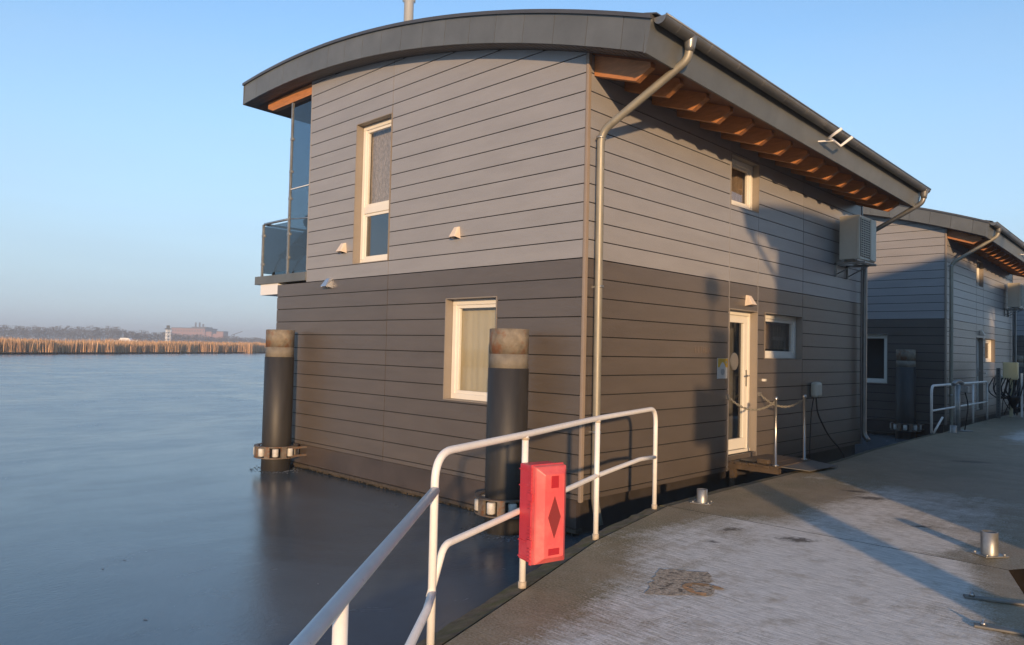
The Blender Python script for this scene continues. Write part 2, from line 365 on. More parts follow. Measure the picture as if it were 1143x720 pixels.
def make_house():
    root = thing('houseboat', 'nearest grey houseboat with curved roof standing in the ice beside the jetty', 'houseboat', (0, 0, 0), 0,
                 'grey floating houses moored along the jetty')
    # --- hull
    bm = new(); box(bm, -W_LOW - 0.02, -0.10, 0.10, LEN + 0.02, -0.7, ZBOT - 0.02)
    obj('hull', bm, 'hull', root)
    bm = new(); box(bm, -W_LOW + 0.02, -0.06, 0.006, 0.08, 0.09, ZBOT - 0.004)
    obj('plinth', bm, 'plinth', root)
    bm = new()
    box(bm, -W_LOW - 0.05, -0.03, -0.035, 0.10, 0.045, 0.085)
    for i in range(260):
        x = -W_LOW + random.random() * (W_LOW - 0.1); h = 0.015 + random.random() * 0.025
        box(bm, x, x + 0.015, -0.03 + random.random() * .02, 0.0, 0.045 - h, 0.046)
    obj('hull_ledge', bm, 'ledge', root)
    # --- backing walls
    fh = [F_UPWIN, F_LOWWIN]; sh = [S_UPWIN, S_LOWWIN, S_DOOR]
    top0 = lambda u: soff(u, 0) + 0.02
    bm = new()
    big_low = [(ZBOT, ZB)]; big_up = [(ZB, 7.4)]
    for rows, u0, u1, fn, tf, holes in ((big_low, -W_LOW + .01, -.01, FRONT, top0, fh), (big_up, -W_UP + .01, -.01, FRONT, top0, fh),
                                        (big_low, 0.0, LEN, SIDE, lambda u: soff(0, u), sh), (big_up, 0.0, LEN, SIDE, lambda u: soff(0, u), sh),
                                        (big_low, -W_LOW, 0, BACK, lambda u: soff(u, LEN), []), (big_up, -W_UP, 0, BACK, lambda u: soff(u, LEN), []),
                                        (big_low, 0, LEN, WEST, lambda u: 9, []), (big_up, 0, LEN, WESTUP, lambda u: soff(-W_UP, u), [])):
        for poly in clad_cells(rows, u0, u1, [], holes, tf): prism(bm, poly, fn, -0.09, 0.0)
    obj('wall', bm, 'backing', root)
    # --- cladding
    fj = [-3.83]; sj = [3.436, 4.37, 6.08]
    up = new(); lo = new()
    for bmx, rows, fl in ((lo, rows_low, W_LOW), (up, rows_up, W_UP)):
        for poly in clad_cells(rows, -fl, -0.024, fj, fh, lambda u: soff(u, 0) - 0.002): prism(bmx, poly, FRONT, 0.0, 0.014)
        for poly in clad_cells(rows, 0.035, LEN - 0.03, sj, sh, lambda u: soff(0, u) - 0.002): prism(bmx, poly, SIDE, 0.0, 0.014)
        for poly in clad_cells(rows, -fl, 0, fj, [], lambda u: soff(u, LEN) - 0.002): prism(bmx, poly, BACK, 0.0, 0.014)
        f2 = WEST if fl == W_LOW else WESTUP
        for poly in clad_cells(rows, 0, LEN, [3.0, 6.0], [], lambda u: soff(-fl, u) - 0.002 if fl == W_UP else 9): prism(bmx, poly, f2, 0.0, 0.014)
    obj('lower_cladding', lo, 'dark_board', root); obj('upper_cladding', up, 'light_board', root)
    # --- trims
    bm = new(); box(bm, -0.022, 0.02, -0.022, 0.03, ZBOT - 0.01, soff(0, 0) - 0.003)
    box(bm, -0.008, 0.026, -0.030, 0.006, ZBOT - 0.012, soff(0, 0) - 0.005)
    obj('corner_trim', bm, 'trim', root, bevel=0.003)
    bm = new(); box(bm, -0.03, 0.024, LEN - 0.028, LEN + 0.02, ZBOT - 0.01, soff(0, LEN) - 0.003); obj('corner_trim', bm, 'zinc_dark', root)
    bm = new(); box(bm, -W_UP - 0.006, -W_UP + .012, -0.020, 0.03, 3.46, soff(-W_UP, 0) - 0.003); obj('edge_trim', bm, 'light_board', root)
    bm = new()
    for y in (3.436, 4.37): box(bm, 0.0, 0.017, y - 0.0042, y + 0.0042, ZBOT, soff(0, y) - .01 if y > 4 else 5.3)
    obj('joint_strip', bm, 'light_board', root)
    # --- windows and door
    window(root, 'w', F_UPWIN, FRONT, 0.11, 'split')
    window(root, 'w', F_LOWWIN, FRONT, 0.11, 'curtain')
    window(root, 'w', S_UPWIN, SIDE, 0.09, 'half')
    window(root, 'w', S_LOWWIN, SIDE, 0.09, 'half')
    # door
    u0, u1, z0, z1 = S_DOOR; D = 0.10
    bm = new()
    def bx(a, b, c, d, p, q): prism(bm, [(a, c), (b, c), (b, d), (a, d)], SIDE, p, q)
    fu0, fu1, fz0, fz1 = u0 + .01, u1 - .01, z0 + .01, z1 - .01
    bx(fu0, fu1, fz1 - .07, fz1, -D, -D - .08); bx(fu0, fu0 + .06, fz0, fz1 - .07, -D, -D - .08); bx(fu1 - .06, fu1, fz0, fz1 - .07, -D, -D - .08)
    bx(fu0, fu1, fz0 - 0.03, fz0 + .035, -D + .02, -D - .08)
    door = obj('door', bm, 'white', root, bevel=0.005)
    bm = new(); A, B, P, Q = fu0 + .062, fu1 - .062, fz0 + .045, fz1 - .074; s = 0.115
    for a in ((A, B, P, P + .16), (A, B, Q - .11, Q), (A, A + s, P + .16, Q - .11), (B - s, B, P + .16, Q - .11)):
        bx(*a, -D - .012, -D - .07) if False else prism(bm, [(a[0], a[2]), (a[1], a[2]), (a[1], a[3]), (a[0], a[3])], SIDE, -D - .012, -D - .07)
    obj('door_leaf', bm, 'white', door, bevel=0.004)
    bm = new(); bm.faces.new([bm.verts.new(SIDE(*q_, -D - .035)) for q_ in ((A + s, P + .16), (B - s, P + .16), (B - s, Q - .11), (A + s, Q - .11))]); obj('pane', bm, 'glass', door)
    bm = new(); q = [(u0 - .05, z0 - .02), (u1 + .05, z0 - .02), (u1 + .05, z1 + .05), (u0 - .05, z1 + .05)]
    a = [bm.verts.new(SIDE(u, z, -D - .10)) for u, z in q]; c = [bm.verts.new(SIDE(u, z, -D - 1.6)) for u, z in q]
    for i in range(4): bm.faces.new((a[i], a[(i + 1) % 4], c[(i + 1) % 4], c[i]))
    bm.faces.new(c); obj('room_lining', bm, 'room', door)
    bm = new(); yc, zc = 3.87, 2.05
    a = []; n = 28
    pts = [(yc + .125 * math.cos(2 * math.pi * i / n), zc + .135 * math.sin(2 * math.pi * i / n)) for i in range(n)]
    prism(bm, pts, SIDE, -D - .028, -D - .012)
    obj('porthole_disc', bm, 'steel', door, bevel=0.006)
    bm = new(); hy = B - 0.05
    prism(bm, [(hy - .02, 1.66), (hy + .02, 1.66), (hy + .02, 1.92), (hy - .02, 1.92)], SIDE, -D - .012, -D + .002)
    tube(bm, fillet([SIDE(hy, 1.83, -D), SIDE(hy, 1.83, -D + .055), SIDE(hy - .12, 1.83, -D + .055)], 0.02), 0.011, 10)
    obj('handle', bm, 'steel', door)
    bm = new(); t = .010
    def bx4(p, q, r_, t_): prism(bm, [(p, r_), (q, r_), (q, t_), (p, t_)], SIDE, 0.020, -D - 0.02)
    bx4(u0, u1, z1 - t, z1 + .002); bx4(u0 - .002, u0 + t, z0, z1 - t); bx4(u1 - t, u1 + .002, z0, z1 - t)
    obj('reveal', bm, 'reveal', door)
    # --- roof
    xs = [-8.34 + (0.955 + 8.34) * i / 44 for i in range(45)]
    Y0, Y1 = -0.28, LEN + 0.22
    TH = 0.40
    bm = new()
    # body : front and back rings
    def ring(y, dz0, dz1): return [bm.verts.new((x, y, soff(x, y) + dz0)) for x in xs], [bm.verts.new((x + 0.0, y, soff(x, y) + dz1)) for x in xs]
    b0, t0 = ring(Y0 + 0.03, 0.012, TH - 0.02); b1, t1 = ring(Y1 - 0.03, 0.012, TH - 0.02)
    for i in range(44):
        bm.faces.new((b0[i], b0[i + 1], t0[i + 1], t0[i])); bm.faces.new((b1[i + 1], b1[i], t1[i], t1[i + 1]))
        bm.faces.new((t0[i], t0[i + 1], t1[i + 1], t1[i])); bm.faces.new((b0[i + 1], b0[i], b1[i], b1[i + 1]))
    bm.faces.new((b0[0], t0[0], t1[0], b1[0])); bm.faces.new((t0[-1], b0[-1], b1[-1], t1[-1]))
    roof = obj('roof', bm, 'zinc_dark', root)
    # front and rear fascia in zinc lengths with standing joints
    for y, sgn in ((Y0, 1), (Y1, -1)):
        bm = new(); x = -8.34; edges = []
        while x < 0.955:
            nx = min(0.955, x + 0.50); g = 0.003
            m_ = 5
            poly = [(x + g + (nx - x - 2 * g) * i / m_, None) for i in range(m_ + 1)]
            pb = [(p[0], soff(p[0], y)) for p in poly]; pt = [(p[0] + 0.33 * 0.12 * (1 if True else 0), soff(p[0], y) + TH - 0.03) for p in poly]
            prism(bm, pb + list(reversed(pt)), lambda u, v, d: (u, d, v), y, y + sgn * 0.03)
            x = nx
        obj('fascia', bm, 'zinc', roof)
        bm = new(); n = 60
        prev = None
        for i in range(n + 1):
            x = -8.37 + (1.06 + 8.37) * i / n; zz = soff(x, y) + TH
            vs = [bm.verts.new(p) for p in ((x, y - sgn * 0.028, zz - 0.035), (x, y - sgn * 0.028, zz + 0.012), (x, y + sgn * 0.3, zz + 0.012), (x, y + sgn * 0.3, zz - 0.018))]
            if prev:
                for j in range(4): bm.faces.new((prev[j], prev[(j + 1) % 4], vs[(j + 1) % 4], vs[j]))
            else: bm.faces.new(vs)
            prev = vs
        bm.faces.new(list(reversed(prev)))
        obj('verge_strip', bm, 'zinc_dark', roof)
    # side fascia boards (eaves)
    def yslab(bm, poly, ya, yb):
        """poly in x,dz with dz relative to tilted datum"""
        a = [bm.verts.new((x, ya, z_ - TILT * (ya + .28))) for x, z_ in poly]; b = [bm.verts.new((x, yb, z_ - TILT * (yb + .28))) for x, z_ in poly]
        n = len(poly)
        for i in range(n): bm.faces.new((a[i], a[(i + 1) % n], b[(i + 1) % n], b[i]))
        bm.faces.new(list(reversed(a))); bm.faces.new(b)
    zs = soff(0.955, -0.28)
    bm = new(); yslab(bm, [(0.957, zs - 0.012), (0.985, zs - 0.015), (1.062, zs + TH - .03), (0.99, zs + TH - .012)], Y0 + 0.001, Y1)
    obj('eaves_board', bm, 'zinc', roof)
    bm = new(); zw = soff(-8.34, -0.28); yslab(bm, [(-8.37, zw - 0.01), (-8.342, zw - 0.01), (-8.342, zw + TH), (-8.37, zw + TH)], Y0, Y1)
    obj('eaves_board', bm, 'zinc', roof)
    bm = new(); yslab(bm, [(0.96, zs + TH + .0), (1.12, zs + TH - 0.035), (1.12, zs + TH - 0.022), (0.96, zs + TH + .022)], Y0, Y1)
    obj('roof_edge', bm, 'zinc_dark', roof)
    # soffit battens: along the length at the front verge and west eaves
    bm = new(); x = -8.33
    while x < 0.93:
        zz = soff(x + .03, 0)
        a = [(x, Y0 + 0.035), (x + 0.075, Y0 + 0.035), (x + 0.075, -0.02), (x, -0.02)]
        lo_ = [bm.verts.new((p, q, soff(p, q) - 0.002)) for p, q in a]; hi = [bm.verts.new((p, q, soff(p, q) + 0.02)) for p, q in a]
        for i in range(4): bm.faces.new((lo_[i], lo_[(i + 1) % 4], hi[(i + 1) % 4], hi[i]))
        bm.faces.new(list(reversed(lo_))); bm.faces.new(hi)
        x += 0.087
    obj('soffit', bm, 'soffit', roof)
    bm = new()
    n = 10
    for i in range(60):
        y = 0.0 + i * 0.15
        a = [(0.02, y), (0.95, y), (0.95, y + 0.145), (0.02, y + 0.145)]
        lo_ = [bm.verts.new((p, q, soff(p, q) - 0.001)) for p, q in a]; bm.faces.new(lo_)
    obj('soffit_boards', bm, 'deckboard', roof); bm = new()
    for i in range(60):
        y = 0.0 + i * 0.15
        for k in range(4):
            xa = -8.33 + 2.09 * k / 4; xb = -8.33 + 2.09 * (k + 1) / 4
            bm.faces.new([bm.verts.new((p, q, soff(p, q) - 0.001)) for p, q in ((xa, y), (xb, y), (xb, y + .145), (xa, y + .145))])
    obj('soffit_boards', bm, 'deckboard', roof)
    # rafters
    y = 0.13
    for i in range(15):
        bm = new(); yy = y + i * 0.605
        pr = [(0.016, soff(0, yy) - .004), (0.016, soff(0, yy) - 0.25), (0.61, soff(0.61, yy) - 0.25), (0.81, soff(0.81, yy) - 0.06), (0.80, soff(0.8, yy) - 0.004)]
        prism(bm, pr, lambda u, v, d: (u, d, v), yy - 0.045, yy + 0.045)
        obj('rafter', bm, 'rafter', root, bevel=0.004)
    for i in range(7):
        bm = new(); yy = 0.07 + i * 1.42
        sx = -W_UP - 0.02
        pr = [(sx, soff(sx, yy) - .004), (sx, soff(sx, yy) - .20), (-7.75, soff(-7.75, yy) - 0.20), (-7.93, soff(-7.93, yy) - 0.12), (-7.93, soff(-7.93, yy) - .004)]
        prism(bm, pr, lambda u, v, d: (u, d, v), yy - 0.05, yy + 0.05)
        obj('rafter', bm, 'rafter', root, bevel=0.004)
    # gutter
    bm = new(); gx, gz, gr = 1.135, zs + TH - 0.055, 0.078
    prof = []
    for i in range(13):
        a = math.pi + math.pi * i / 12; prof.append((gx + gr * math.cos(a), gz + gr * math.sin(a)))
    inner = [(gx + (gr - .008) * math.cos(math.pi + math.pi * i / 12), gz + (gr - .008) * math.sin(math.pi + math.pi * i / 12) + .001) for i in range(12, -1, -1)]
    yslab(bm, prof + inner, Y0 + 0.04, Y1 + 0.02)
    for yy in (Y0 + 0.035, Y1 + 0.012): yslab(bm, prof, yy, yy + 0.012)
    # front bead
    pts = [(gx + gr, yy, gz + .003 - TILT * (yy + .28)) for yy in (Y0 + .04, Y1 + .02)]
    tube(bm, pts, 0.012, 8)
    gut = obj('gutter', bm, 'gutter', root)
    for i in range(14):
        bm = new(); yy = 0.05 + i * 0.66
        pr = [(gx + (gr + .004) * math.cos(math.pi + math.pi * j / 12), gz + (gr + .004) * math.sin(math.pi + math.pi * j / 12)) for j in range(13)]
        yslab(bm, pr + [(gx + gr, gz + .012), (gx - gr, gz + .012)], yy, yy + 0.022)
        obj('gutter_bracket', bm, 'gutter', gut)
    # downpipes
    zo = gz - gr
    def dpipe(pts, name, mt):
        bm = new(); tube(bm, fillet(pts, 0.14, 8), 0.047, 18); o = obj(name, bm, mt, root)
        return o
    yo = 0.36
    dp = dpipe([(gx, yo, zo - .02), (gx - .02, yo, zo - 0.20), (0.105, 0.12, 4.74), (0.105, 0.14, 0.60), (0.105, 0.14, 0.42), (0.19, 0.12, 0.16)], 'downpipe', 'pipe')
    bm = new(); lathe(bm, [(0.048, zo - 0.12), (0.058, zo - 0.07), (0.076, zo + 0.02), (0.08, zo + .05)], gx, yo, 20); obj('outlet', bm, 'gutter', dp)
    for zc in (4.66, 3.0 - 0.1, 1.2):
        bm = new(); lathe(bm, [(0.05, zc), (0.054, zc), (0.054, zc + .03), (0.05, zc + .03)], 0.105, 0.14 if zc < 4 else .12, 18, False, False)
        box(bm, 0.014, 0.07, 0.13, 0.15, zc + .005, zc + .025); box(bm, 0.09, 0.12, 0.185, 0.215, zc + .003, zc + .027)
        obj('pipe_clip', bm, 'galv', dp)
    yr = 9.02; t_ = TILT * (yr + .28)
    dp = dpipe([(gx, yr, zo - .02 - t_), (gx - .02, yr, zo - .20 - t_), (0.105, 8.86, 4.62), (0.105, 8.86, 0.62), (0.20, 8.84, 0.50)], 'downpipe', 'gutter')
    bm = new(); lathe(bm, [(0.048, zo - 0.12 - t_), (0.058, zo - 0.07 - t_), (0.076, zo + 0.02 - t_), (0.08, zo + .05 - t_)], gx, yr, 20); obj('outlet', bm, 'gutter', dp)
    # flue
    bm = new(); lathe(bm, [(0.095, 6.6), (0.095, 8.95), (0.13, 8.97), (0.13, 9.1), (0.02, 9.2)], -6.17, 2.0, 24); obj('flue', bm, 'flue', root)
    bm = new(); lathe(bm, [(0.2, 7.0), (0.11, 7.32)], -6.17, 2.0, 24); obj('flue_collar', bm, 'zinc', root)
    # --- vent hoods
    def hood(fn, u, z, w, h, d, m_):
        bm = new()
        A = [fn(u - w * .32, z + h / 2, .014), fn(u + w * .32, z + h / 2, .014), fn(u + w / 2, z - h / 2, .014), fn(u - w / 2, z - h / 2, .014)]
        Bp = [fn(u - w * .28, z + h / 2 - .01, .014 + d * .35), fn(u + w * .28, z + h / 2 - .01, .014 + d * .35), fn(u + w / 2, z - h / 2 + .02, .014 + d), fn(u - w / 2, z - h / 2 + .02, .014 + d)]
        a = [bm.verts.new(p) for p in A]; b = [bm.verts.new(p) for p in Bp]
        for i in (0, 1, 3): bm.faces.new((a[i], a[(i + 1) % 4], b[(i + 1) % 4], b[i]))
        bm.faces.new(b)
        return obj('vent_hood', bm, m_, root, bevel=0.008)
    hood(FRONT, -5.06, 3.76, .15, .17, .12, 'vent'); hood(FRONT, -2.25, 3.75, .13, .17, .11, 'vent')
    hood(SIDE, 4.02, 3.0, .17, .17, .12, 'vent'); tag(hood(FRONT, -5.46, 3.20, .18, .17, .14, 'vent_metal'), 'shiny bare metal vent hood at the colour change')
    bm = new(); box(bm, 0.014, 0.06, 4.53, 4.61, 1.74, 1.78); obj('bell_push', bm, 'white', root, bevel=.005)
    # --- air conditioner
    ay0, ay1, az0, az1 = 7.42, 8.24, 3.98, 4.80
    bm = new(); box(bm, .13, .50, ay0, ay1, az0, az1); ac = obj('air_conditioner', bm, 'ac', root, bevel=0.012)
    bm = new(); box(bm, .501, .507, ay0 + .03, ay1 - .30, az0 + .05, az1 - .05); obj('fan_opening', bm, 'ac_dark', ac)
    bm = new()
    for i in range(17):
        z_ = az0 + .07 + i * .0425; box(bm, .507, .519, ay0 + .035, ay1 - .305, z_, z_ + .012)
    for i in range(5):
        y_ = ay0 + .035 + i * .118; box(bm, .508, .516, y_, y_ + .01, az0 + .05, az1 - .05)
    obj('grille', bm, 'ac', ac)
    bm = new(); box(bm, .505, .525, ay1 - .29, ay1 - .015, az0 + .02, az1 - .02); obj('service_panel', bm, 'ac', ac, bevel=.006)
    bm = new(); box(bm, .45, .47, ay0 - .008, ay0, az0 + .03, az1 - .03); box(bm, .14, .15, ay0 - .006, ay0, az0 + .03, az1 - .03); obj('side_rib', bm, 'ac', ac)
    bm = new()
    for yy in (ay0 + .1, ay1 - .14):
        box(bm, .014, .56, yy, yy + .04, az0 - .075, az0 - .035); box(bm, .014, .05, yy, yy + .04, az0 - .30, az0 - .035)
        tube(bm, [(.03, yy + .02, az0 - .26), (.42, yy + .02, az0 - .07)], .012, 8)
    box(bm, .20, .24, ay0 - .06, ay1 + .04, az0 - .035, az0 - .002); box(bm, .44, .48, ay0 - .06, ay1 + .04, az0 - .035, az0 - .002)
    obj('bracket', bm, 'galv', ac)
    # --- charging box with cable
    bm = new(); box(bm, .014, .15, 6.42, 6.66, 1.43, 1.70); ch = obj('power_box', bm, 'ac', root, bevel=.045)
    bm = new(); tube(bm, fillet([(.09, 6.50, 1.44), (.10, 6.54, 1.15), (.16, 6.9, .72), (.3, 7.15, .47), (.35, 7.25, .2)], .3, 8), .014, 8); obj('cable', bm, 'wire', ch); bm = new()
    tube(bm, fillet([(.07, 6.46, 1.44), (.05, 6.40, 1.2), (.04, 6.36, .5), (.03, 6.4, .1)], .2, 6), .010, 8)
    obj('cable', bm, 'wire', ch)
    # --- lamp arm below the gutter
    bm = new(); zl = 5.37
    tube(bm, [(.79, 4.12, zl), (1.20, 4.30, zl - .01)], .012, 8); box(bm, .79, .82, 4.08, 4.16, zl - .04, zl + .05)
    la = obj('lamp_arm', bm, 'white_metal', root)
    bm = new(); tube(bm, [(1.36, 4.20, zl + .12), (1.18, 4.20, zl + .02), (1.18, 4.62, zl - .02), (1.36, 4.62, zl + .09)], .022, 8)
    obj('lamp_frame', bm, 'white_metal', la)
    # --- balcony
    bm = new(); box(bm, -8.12, -W_UP - .002, -0.03, LEN + .03, 3.285, 3.44); bal = obj('balcony', bm, 'zinc', root, bevel=.004)
    bm = new(); box(bm, -7.93, -W_LOW - .02, .0, LEN, 3.08, 3.283); obj('beam', bm, 'white_metal', bal)
    bm = new(); yy = 0.02; xp, xo = -6.96, -7.93
    for (x_, y_, zt) in [(xp, yy, 6.6), (xo, yy, 4.44)] + [(xo, 1.1 * k_, 4.44) for k_ in range(1, 9)]:
        bm = new(); box(bm, x_ - .02, x_ + .02, y_ - .02, y_ + .02, 3.38, zt); obj('post', bm, 'galv', bal)
    bm = new(); tube(bm, fillet([(xp, yy, 4.45), (xo, yy, 4.45), (xo, LEN - .1, 4.45), (-W_UP, LEN - .1, 4.45)], .05), .022, 10)
    tube(bm, [(xp, yy, 4.45), (-W_UP, yy, 4.40)], .012, 8)
    obj('handrail', bm, 'steel', bal)
    bm = new(); box(bm, xp + .03, -W_UP - .01, yy - .005, yy + .005, 3.47, 6.50); tag(obj('glass_screen', bm, 'glass_tint', bal))
    bm = new(); box(bm, xp + .03, -W_UP - .01, yy - .012, yy + .012, 4.985, 5.0); obj('glass_joint', bm, 'white_metal', bal)
    bm = new(); box(bm, xo + .03, xp - .03, yy - .005, yy + .005, 3.50, 4.40)
    obj('glass_panel', bm, 'glass_tint', bal)
    for k_ in range(8): bm = new(); box(bm, xo - .005, xo + .005, 1.1 * k_ + .04, 1.1 * k_ + 1.06, 3.50, 4.40); obj('glass_panel', bm, 'glass_tint', bal)
    bm = new()
    bm.free()
    for x_, z_ in [(xp, z_) for z_ in (3.72, 4.15, 4.8, 5.3, 5.9)] + [(xo, 3.65), (xo, 4.2)]:
        bm = new(); box(bm, x_ - .015, x_ + .05, yy - .03, yy + .03, z_, z_ + .045); obj('glass_clamp', bm, 'galv', bal)
    # --- dock side floor chamfer (service pipe at the rear corner)
    return root

house = make_house()
# the name letters and the notice belong to the nearest house only
def text_part(body, size, loc, rot, m_, parent, name, ext=0.003):
    cu = bpy.data.curves.new(name, 'FONT'); cu.body = body; cu.size = size; cu.extrude = ext; cu.space_character = 1.12
    cu.align_x = 'LEFT'
    t = bpy.data.objects.new('tmp', cu); COL.objects.link(t)
    bpy.context.view_layer.update()
    me = bpy.data.meshes.new_from_object(t.evaluated_get(bpy.context.evaluated_depsgraph_get()))
    bpy.data.objects.remove(t)
    me.materials.clear(); me.materials.append(M[m_])
    o = bpy.data.objects.new(name, me); COL.objects.link(o); o.location = loc; o.rotation_euler = rot; o.parent = parent
    return o
h2 = copy_tree(house)
h3 = copy_tree(house)
h4 = copy_tree(house)
OFF = Vector((-0.09, 15.5, 0.0)); ROT = 0.014
h2.location = OFF; h2.rotation_euler = (0, 0, ROT)
h3.location = (-0.35, 31.0, 0); h3.rotation_euler = (0, 0, ROT)
h4.location = (6.0, 8.35, 0.0); h4.rotation_euler = (0, 0, math.pi)
h5 = copy_tree(house); h5.location = (6.1, 24.6, 0.0); h5.rotation_euler = (0, 0, math.pi)
h5['label'] = 'second grey houseboat moored on the opposite side of the jetty'
h2['label'] = 'second grey houseboat further along the jetty, behind the white hoop railing'
h3['label'] = 'farthest grey houseboat, showing only a sliver at the right edge'
h4['label'] = 'grey houseboat moored on the opposite side of the jetty'

for hh in (h2,):
    for w_ in list(hh.children):
        if w_.name.startswith('window') and w_.data.vertices[0].co.y > -.2 and w_.data.vertices[0].co.y < .3 and w_.data.vertices[0].co.z < 2.0 and w_.data.vertices[0].co.x < -.5:
            for c_ in list(w_.children):
                if c_.name.startswith('curtain'): bpy.data.objects.remove(c_)
text_part('FEERIA', 0.135, (0.0185, 2.46, 2.165), (R(90), 0, R(90)), 'gold', house, 'name_lettering')
bm = new(); box(bm, .014, .024, 3.10, 3.39, 1.80, 2.10); no = obj('notice', bm, 'paper', house)
bm = new(); box(bm, .0245, .028, 3.105, 3.385, 1.965, 2.095); obj('notice_header', bm, 'yellow', no)
bm = new(); prism(bm, [(3.12, 1.94), (3.19, 2.02), (3.235, 2.045), (3.28, 2.02), (3.33, 1.955), (3.36, 1.94)], SIDE, .0285, .031); obj('notice_symbol', bm, 'paper', no)
bm = new(); prism(bm, [(3.245 + .055 * math.cos(i * .52), 1.90 + .05 * math.sin(i * .52)) for i in range(12)], SIDE, .0245, .027)
prism(bm, [(3.345 + .018 * math.cos(i * .8), 2.04 + .02 * math.sin(i * .8)) for i in range(8)], SIDE, .0285, .031)
obj('notice_emblem', bm, 'print_grey', no)

# ------------------------------------------------------------------ mooring piles with roller collars
def make_pile(label):
    root = thing('mooring_pile', label, 'mooring pile', (0, 0, 0), 0, 'steel mooring piles beside the houses')
    bm = new(); r = 0.245
    lathe(bm, [(r, -1.0), (r, 1.93), (r - .012, 1.935)], 0, 0, 40); obj('sleeve', bm, 'sleeve', root)
    bm = new(); lathe(bm, [(r - .008, 1.90), (r - .008, 2.10)], 0, 0, 40); obj('pile_band', bm, 'pile_band', root)
    bm = new(); lathe(bm, [(r - .008, 2.1005), (r - .006, 2.398), (r - .03, 2.402)], 0, 0, 40); obj('pile_head', bm, 'pile_top', root)
    # collar: two rings and rollers, open to the house side (+y)
    bm = new(); R0, R1 = r + .055, r + .125
    for z0, z1 in ((0.22, 0.235), (0.405, 0.42)):
        n = 40
        for i in range(n):
            a0 = 2 * math.pi * i / n; a1 = 2 * math.pi * (i + 1) / n
            prism(bm, [(R0 * math.cos(a0), R0 * math.sin(a0)), (R1 * math.cos(a0), R1 * math.sin(a0)), (R1 * math.cos(a1), R1 * math.sin(a1)), (R0 * math.cos(a1), R0 * math.sin(a1))], lambda u, v, d: (u, v, d), z0, z1)
    for i in range(8):
        a = 2 * math.pi * (i + .5) / 8 + .25
        mt = Matrix.Rotation(a, 4, 'Z')
        box(bm, R0 + .02, R1 - .005, -.045, .045, .235, .405, mt)
    for sx in (-1, 1): box(bm, sx * (R0 + .03) - .02, sx * (R0 + .03) + .02, 0.1, 0.45, .235, .27); box(bm, sx * (R0 + .03) - .02, sx * (R0 + .03) + .02, 0.1, 0.45, .37, .405)
    col = obj('collar', bm, 'rust', root)
    for i in range(8):
        a = 2 * math.pi * i / 8 + .25; bm = new()
        cx, cy = (r + .045) * math.cos(a), (r + .045) * math.sin(a)
        t = Vector((-math.sin(a), math.cos(a), 0)); c = Vector((cx + .035 * math.cos(a), cy + .035 * math.sin(a), .32))
        zv = Vector((0, 0, 1)); tube(bm, [c - zv * .068, c - zv * .055, c + zv * .055, c + zv * .068], .05, 14, True, [.042, .052, .052, .042])
        obj('roller', bm, 'roller', col)
    return root
p1 = make_pile('rust-topped black mooring pile in front of the lower window, nearest the red box')
p1.location = (-0.81, -0.41, 0)
p2 = copy_tree(p1); p2.location = (-6.42, -0.37, 0); p2['label'] = 'rust-topped black mooring pile at the left end of the nearest houseboat'
def hpos(x, y, off=OFF): c, s = math.cos(ROT), math.sin(ROT); return (c * x - s * y + off.x, s * x + c * y + off.y)
p3 = copy_tree(p1); p3.location = (*hpos(-0.86, -0.41), 0); p3['label'] = 'distant mooring pile between the two nearest houseboats'
p4 = copy_tree(p1); p4.location = (-0.81 - 0.35, 31.0 - .41, 0); p4['label'] = 'farthest mooring pile at the third houseboat by the right edge'

# ------------------------------------------------------------------ jetty
def lerp(a, b, t): return a + (b - a) * t
